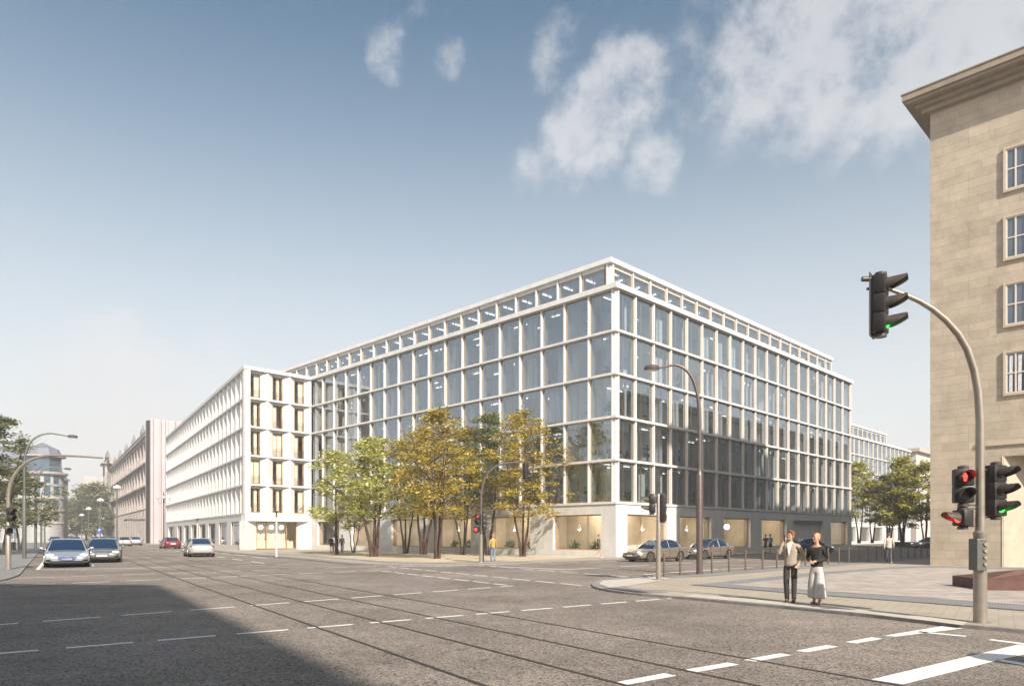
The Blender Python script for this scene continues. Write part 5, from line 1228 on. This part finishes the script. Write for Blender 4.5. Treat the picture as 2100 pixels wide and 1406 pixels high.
person('man in a beige blazer and dark trousers at the plaza kerb, phone at his ear', G(1621,1235.5,KZ+.004), (-.55,-.83), 1.80, ('beige_blazer',(.36,.30,.235)), ('dark_trousers',(.045,.038,.036)), (.20,.075,.025), 'phone', fine=True, head_yaw=R(-25), head_tilt=R(12))
person('woman with blond bun, black jacket and wide pale trousers beside the man on the phone', G(1675,1239.5,KZ+.004), (-.75,-.66), 1.74, ('black_jacket',(.03,.027,.025)), ('x',(0,0,0)), (.55,.30,.12), 'hold', skirt=('pale_wide_trousers',(.52,.50,.48)), female=True, fine=True, shoes=(.30,.2,.15), head_yaw=R(-22))
person('person in a mustard jacket, orange cap and blue jeans walking past the curved signal mast', G(1011,1150.5,KZ), (-.2,.98), 1.74, ('mustard_jacket',(.48,.30,.07)), ('blue_jeans',(.16,.22,.30)), (.3,.15,.05), 'walk', .35, hat=('orange',(.50,.22,.06)))
person('woman in a dark dress and pale coat walking past the building corner', G(1228,1143,KZ), (.9,-.4), 1.76, ('dark_dress',(.09,.09,.11)), ('x',(0,0,0)), (.10,.05,.03), 'walk', .5, dress=True, shoes=(.7,.68,.64))
person('woman in a long black coat, left of the trio standing by the slim pale tree', G(679,1132.6,KZ), (.6,-.7), 1.68, ('long_black_coat',(.03,.03,.035)), ('x',(0,0,0)), (.05,.03,.02), 'bend', dress=True)
person('man in a light grey shirt, middle of the trio standing by the slim pale tree', G(685.5,1132,KZ), (-.5,.8), 1.78, ('light_grey_shirt',(.42,.42,.45)), ('dark_trousers2',(.06,.06,.07)), (.05,.03,.02), 'bend')
person('man in a dark jacket, right of the trio standing by the slim pale tree', G(701.5,1132.2,KZ), (.2,.97), 1.74, ('dark_grey_jacket',(.13,.12,.12)), ('grey_trousers',(.10,.10,.11)), (.05,.03,.02), 'down', bag='dark backpack worn by the man right of the slim pale tree')
person('jogger in a black top and shorts, left of the pair on the cross street', G(1570,1133,KZ), (.75,.6), 1.76, ('black_top',(.04,.04,.05)), ('black_shorts',(.03,.03,.035)), (.04,.02,.02), 'walk', .5, shorts=True)
person('jogger in a turquoise shirt and dark shorts, right of the pair on the cross street', G(1579.5,1132.5,KZ), (.75,.6), 1.80, ('turquoise_shirt',(.07,.30,.42)), ('dark_shorts',(.04,.05,.07)), (.08,.04,.02), 'walk', .4, shorts=True)
person('man in a pale blazer and dark jeans walking away beside the stone building', G(1823,1155.5,KZ), (.35,.93), 1.84, ('pale_blazer',(.50,.45,.38)), ('dark_jeans',(.07,.075,.09)), (.16,.07,.03), 'walk', .55, shoes=(.7,.68,.65))
dr = thing('person', 'driver in a light top inside the first champagne saloon', 'person', shift(gp(1347,1150.3),(0,-1),.3), math.atan2(-.56,-.83))
skin('body', {'a':(Vector((.0,.36,.62)),(.13,.16)),'b':(Vector((-.05,.36,.95)),(.10,.15)),'c':(Vector((-.05,.36,1.03)),.05),'d':(Vector((-.04,.36,1.16)),.085)}, [('a','b'),('b','c'),('c','d')], M_skin, dr)

# ================================================================ things seen through the windows
M_yucca = leaf_mat('yucca_leaves', (.02,.06,.02), (.05,.12,.04), (.14,.26,.06), .2); M_pot = mat('dark_pot', (.08,.075,.07), .6); M_cer = mat('white_lampshade', (.75,.73,.68), .6)
def yucca(seed, h):
    rd = random.Random(seed); a = MB(); tops = [(0,0,h)] + [(rd.uniform(-.3,.3),rd.uniform(-.2,.2),h*rd.uniform(.55,.8)) for _ in range(2)]
    lf = MB()
    for tx, ty, tz in tops:
        a.tube([(0,0,.35),(tx*.6,ty*.6,tz*.6),(tx,ty,tz)], .03, 6)
        for k in range(22):
            th = rd.uniform(0,6.28); el = rd.uniform(-.4,1.3); ln = rd.uniform(.4,.65); d = Vector((math.cos(th)*math.cos(el),math.sin(th)*math.cos(el),math.sin(el))); s_ = Vector((-math.sin(th),math.cos(th),0))*.035
            p = Vector((tx,ty,tz)); lf.add([p-s_*.5, p+s_*.5, p+d*ln*.55+s_*1.2, p+d*ln+Vector((0,0,-.12)), p+d*ln*.55-s_*1.2], [(0,1,2,3,4)])
    po = MB(); po.lathe([(.14,0),(.19,.35),(.17,.37)], 12)
    return a.mesh('stem', M_barkd, smooth=50), lf.mesh('leaves', M_yucca, recalc=False), po.mesh('pot', M_pot, smooth=40)
YU = [yucca(1,1.1), yucca(2,.8), yucca(3,1.4)]
flo = ['first','second','third','fourth','fifth']; rd = random.Random(12)
def plant(label, p, v, group='potted plants behind the office windows'):
    r = thing('potted_plant', label, 'potted plant', p, rd.random()*6, group); link('stem', YU[v][0], r); link('leaves', YU[v][1], r); link('pot', YU[v][2], r)
spots = [('L',j,k) for k, js in ((4,(0,1,4,7,10,13)),(3,(1,2,5,8,11,14)),(2,(0,1,3,4,6,9,12)),(1,(0,2,5)),(0,(1,3,6))) for j in js] + [('R',j,k) for k, js in ((4,(1,3)),(3,(0,4)),(2,(0,1,2,6)),(1,(0,1,2,4,7)),(0,(1,2,3,5))) for j in js]
def nth(j): return (ords[j] if j < len(ords) else 'far')
for F_, j, k in spots:
    u = (.2+2.583*(j+.35)) if F_ == 'L' else (.15+2.595*(j+.35)); dpt = 1.35
    p = to_world(office_b, (dpt,u,Z0+FH*k+.16) if F_ == 'L' else (u,dpt,Z0+FH*k+.16))
    plant('yucca plant in the %s window from the corner on the %s glazed floor, %s facade' % (nth(j), flo[k], 'tree-side' if F_ == 'L' else 'cross-street'), p, rd.randint(0,2))
for j in (0,1,3,6,9): plant('yucca plant in the %s window from the corner on the set-back top floor' % nth(j), to_world(office_b, (4.2-1.2,3.2+2.583*j,Z0+FH*5+.45)), 1)
for j, (u, F_) in enumerate(((3,'L'),(5.2,'L'),(10.4,'L'),(12.9,'L'),(18.6,'L'),(20.7,'L'),(2.6,'R'),(10.2,'R'))):
    p = to_world(office_b, (1.3,u,.16) if F_ == 'L' else (u,1.3,.16)); plant('low leafy plant in the %s ground-floor shop window bay from the corner' % nth(j), p, 1, 'low plants in the shop windows')
# pendant lamps in the shop windows
pm = MB(); pm.lathe([(.03,.42),(.07,.36),(.09,.22),(.20,.0),(.21,-.02)], 14); pmm = pm.mesh('lamp_shade', M_cer, smooth=40); cdm = MB(); cdm.tube([(0,0,.42),(0,0,1.75)], .012, 6); cdm = cdm.mesh('cord', M_cer); blb = MB(); blb.ball((0,0,.03), .10, 12, 8); blb = blb.mesh('bulb', mat('lamp_bulb', (1,.86,.66), .5, emit=45))
for i, (F_, u) in enumerate((('L',2.1),('L',5.0),('L',9.9),('L',12.7),('L',17.8),('L',20.6),('R',3.2),('R',5.9),('R',10.9),('R',13.0))):
    p = to_world(office_b, (1.6,u,2.25) if F_ == 'L' else (u,1.6,2.25)); r = thing('pendant_lamp', 'white bell-shaped pendant lamp, %s from the building corner behind the %s shop windows' % (nth(i if i < 6 else i-6), 'tree-side' if F_ == 'L' else 'cross-street'), 'pendant lamp', p, 0, 'bell-shaped pendant lamps in the shop windows')
    link('lamp_shade', pmm, r); link('cord', cdm, r); link('bulb', blb, r)
for i, u in enumerate((17.9,18.7,21.0)):
    r = thing('globe_lamp', ('left','middle','right')[i]+' white globe lamp in the third shop window of the cross-street side', 'globe lamp', to_world(office_b, (u,1.9,2.6)), 0, 'globe lamps in the cross-street shop window'); a = MB(); a.ball((0,0,0),.28,14,10); a.build('globe', M_globe, r, smooth=60)
    a = MB(); a.tube([(0,0,.27),(0,0,1.4)], .012, 6); a.build('cord', M_dark, r)
# dark shelves in the first shop
for i, u in enumerate((3.6,5.3)):
    r = thing('shelf_unit', ('right','left')[i]+' dark shelf unit against the back wall of the corner shop', 'shelf', to_world(office_b, (4.35,u,.14)), R(-45)); a = MB(); ring(a,-.5,.5,-.2,.2,0,2.1,.05)
    for z in (.5,.95,1.4,1.8): a.box(-.45,.45,-.19,.19,z,z+.04)
    a.build('frame', M_dark, r)
# desks on the upper floors
dk = MB(); dk.box(-.8,.8,-.4,.4,.70,.74)
for x in (-.75,.72): dk.box(x,x+.04,-.35,.35,0,.7)
dkm = dk.mesh('desk', mat('desk_white', (.7,.7,.68), .5)); mo = MB(); mo.box(-.28,.28,.05,.08,.86,1.2); mo.box(-.03,.03,.05,.1,.74,.86); mom = mo.mesh('monitor', M_black)
for k in range(1,5):
    for j in (0,3,6,9):
        jj = (j+k) % 12; r = thing('office_desk', 'desk with monitor behind the %s tree-side window from the corner, %s glazed floor' % (nth(jj), flo[k]), 'desk', to_world(office_b, (2.6,.2+2.583*(jj+.6),Z0+FH*k+.16)), R(-45), 'desks behind the office windows')
        link('desk_top', dkm, r); link('monitor', mom, r)

# ================================================================ haze in the air of the long street
USE_HAZE = True
if USE_HAZE:
    hz = MB(); hz.box(-440, 440, -90, 780, -1, 75); o = hz.build('haze', [], None); o.data.materials.clear()
    m = bpy.data.materials.new('haze_air'); m.use_nodes = True; n = m.node_tree.nodes; l = m.node_tree.links; n.remove(n['Principled BSDF'])
    v = n.new('ShaderNodeVolumePrincipled'); v.inputs['Color'].default_value = (.93,.92,.92,1); v.inputs['Density'].default_value = .0010; v.inputs['Anisotropy'].default_value = 0.0
    l.new(v.outputs[0], n['Material Output'].inputs['Volume']); o.data.materials.append(m); o['kind'] = 'stuff'
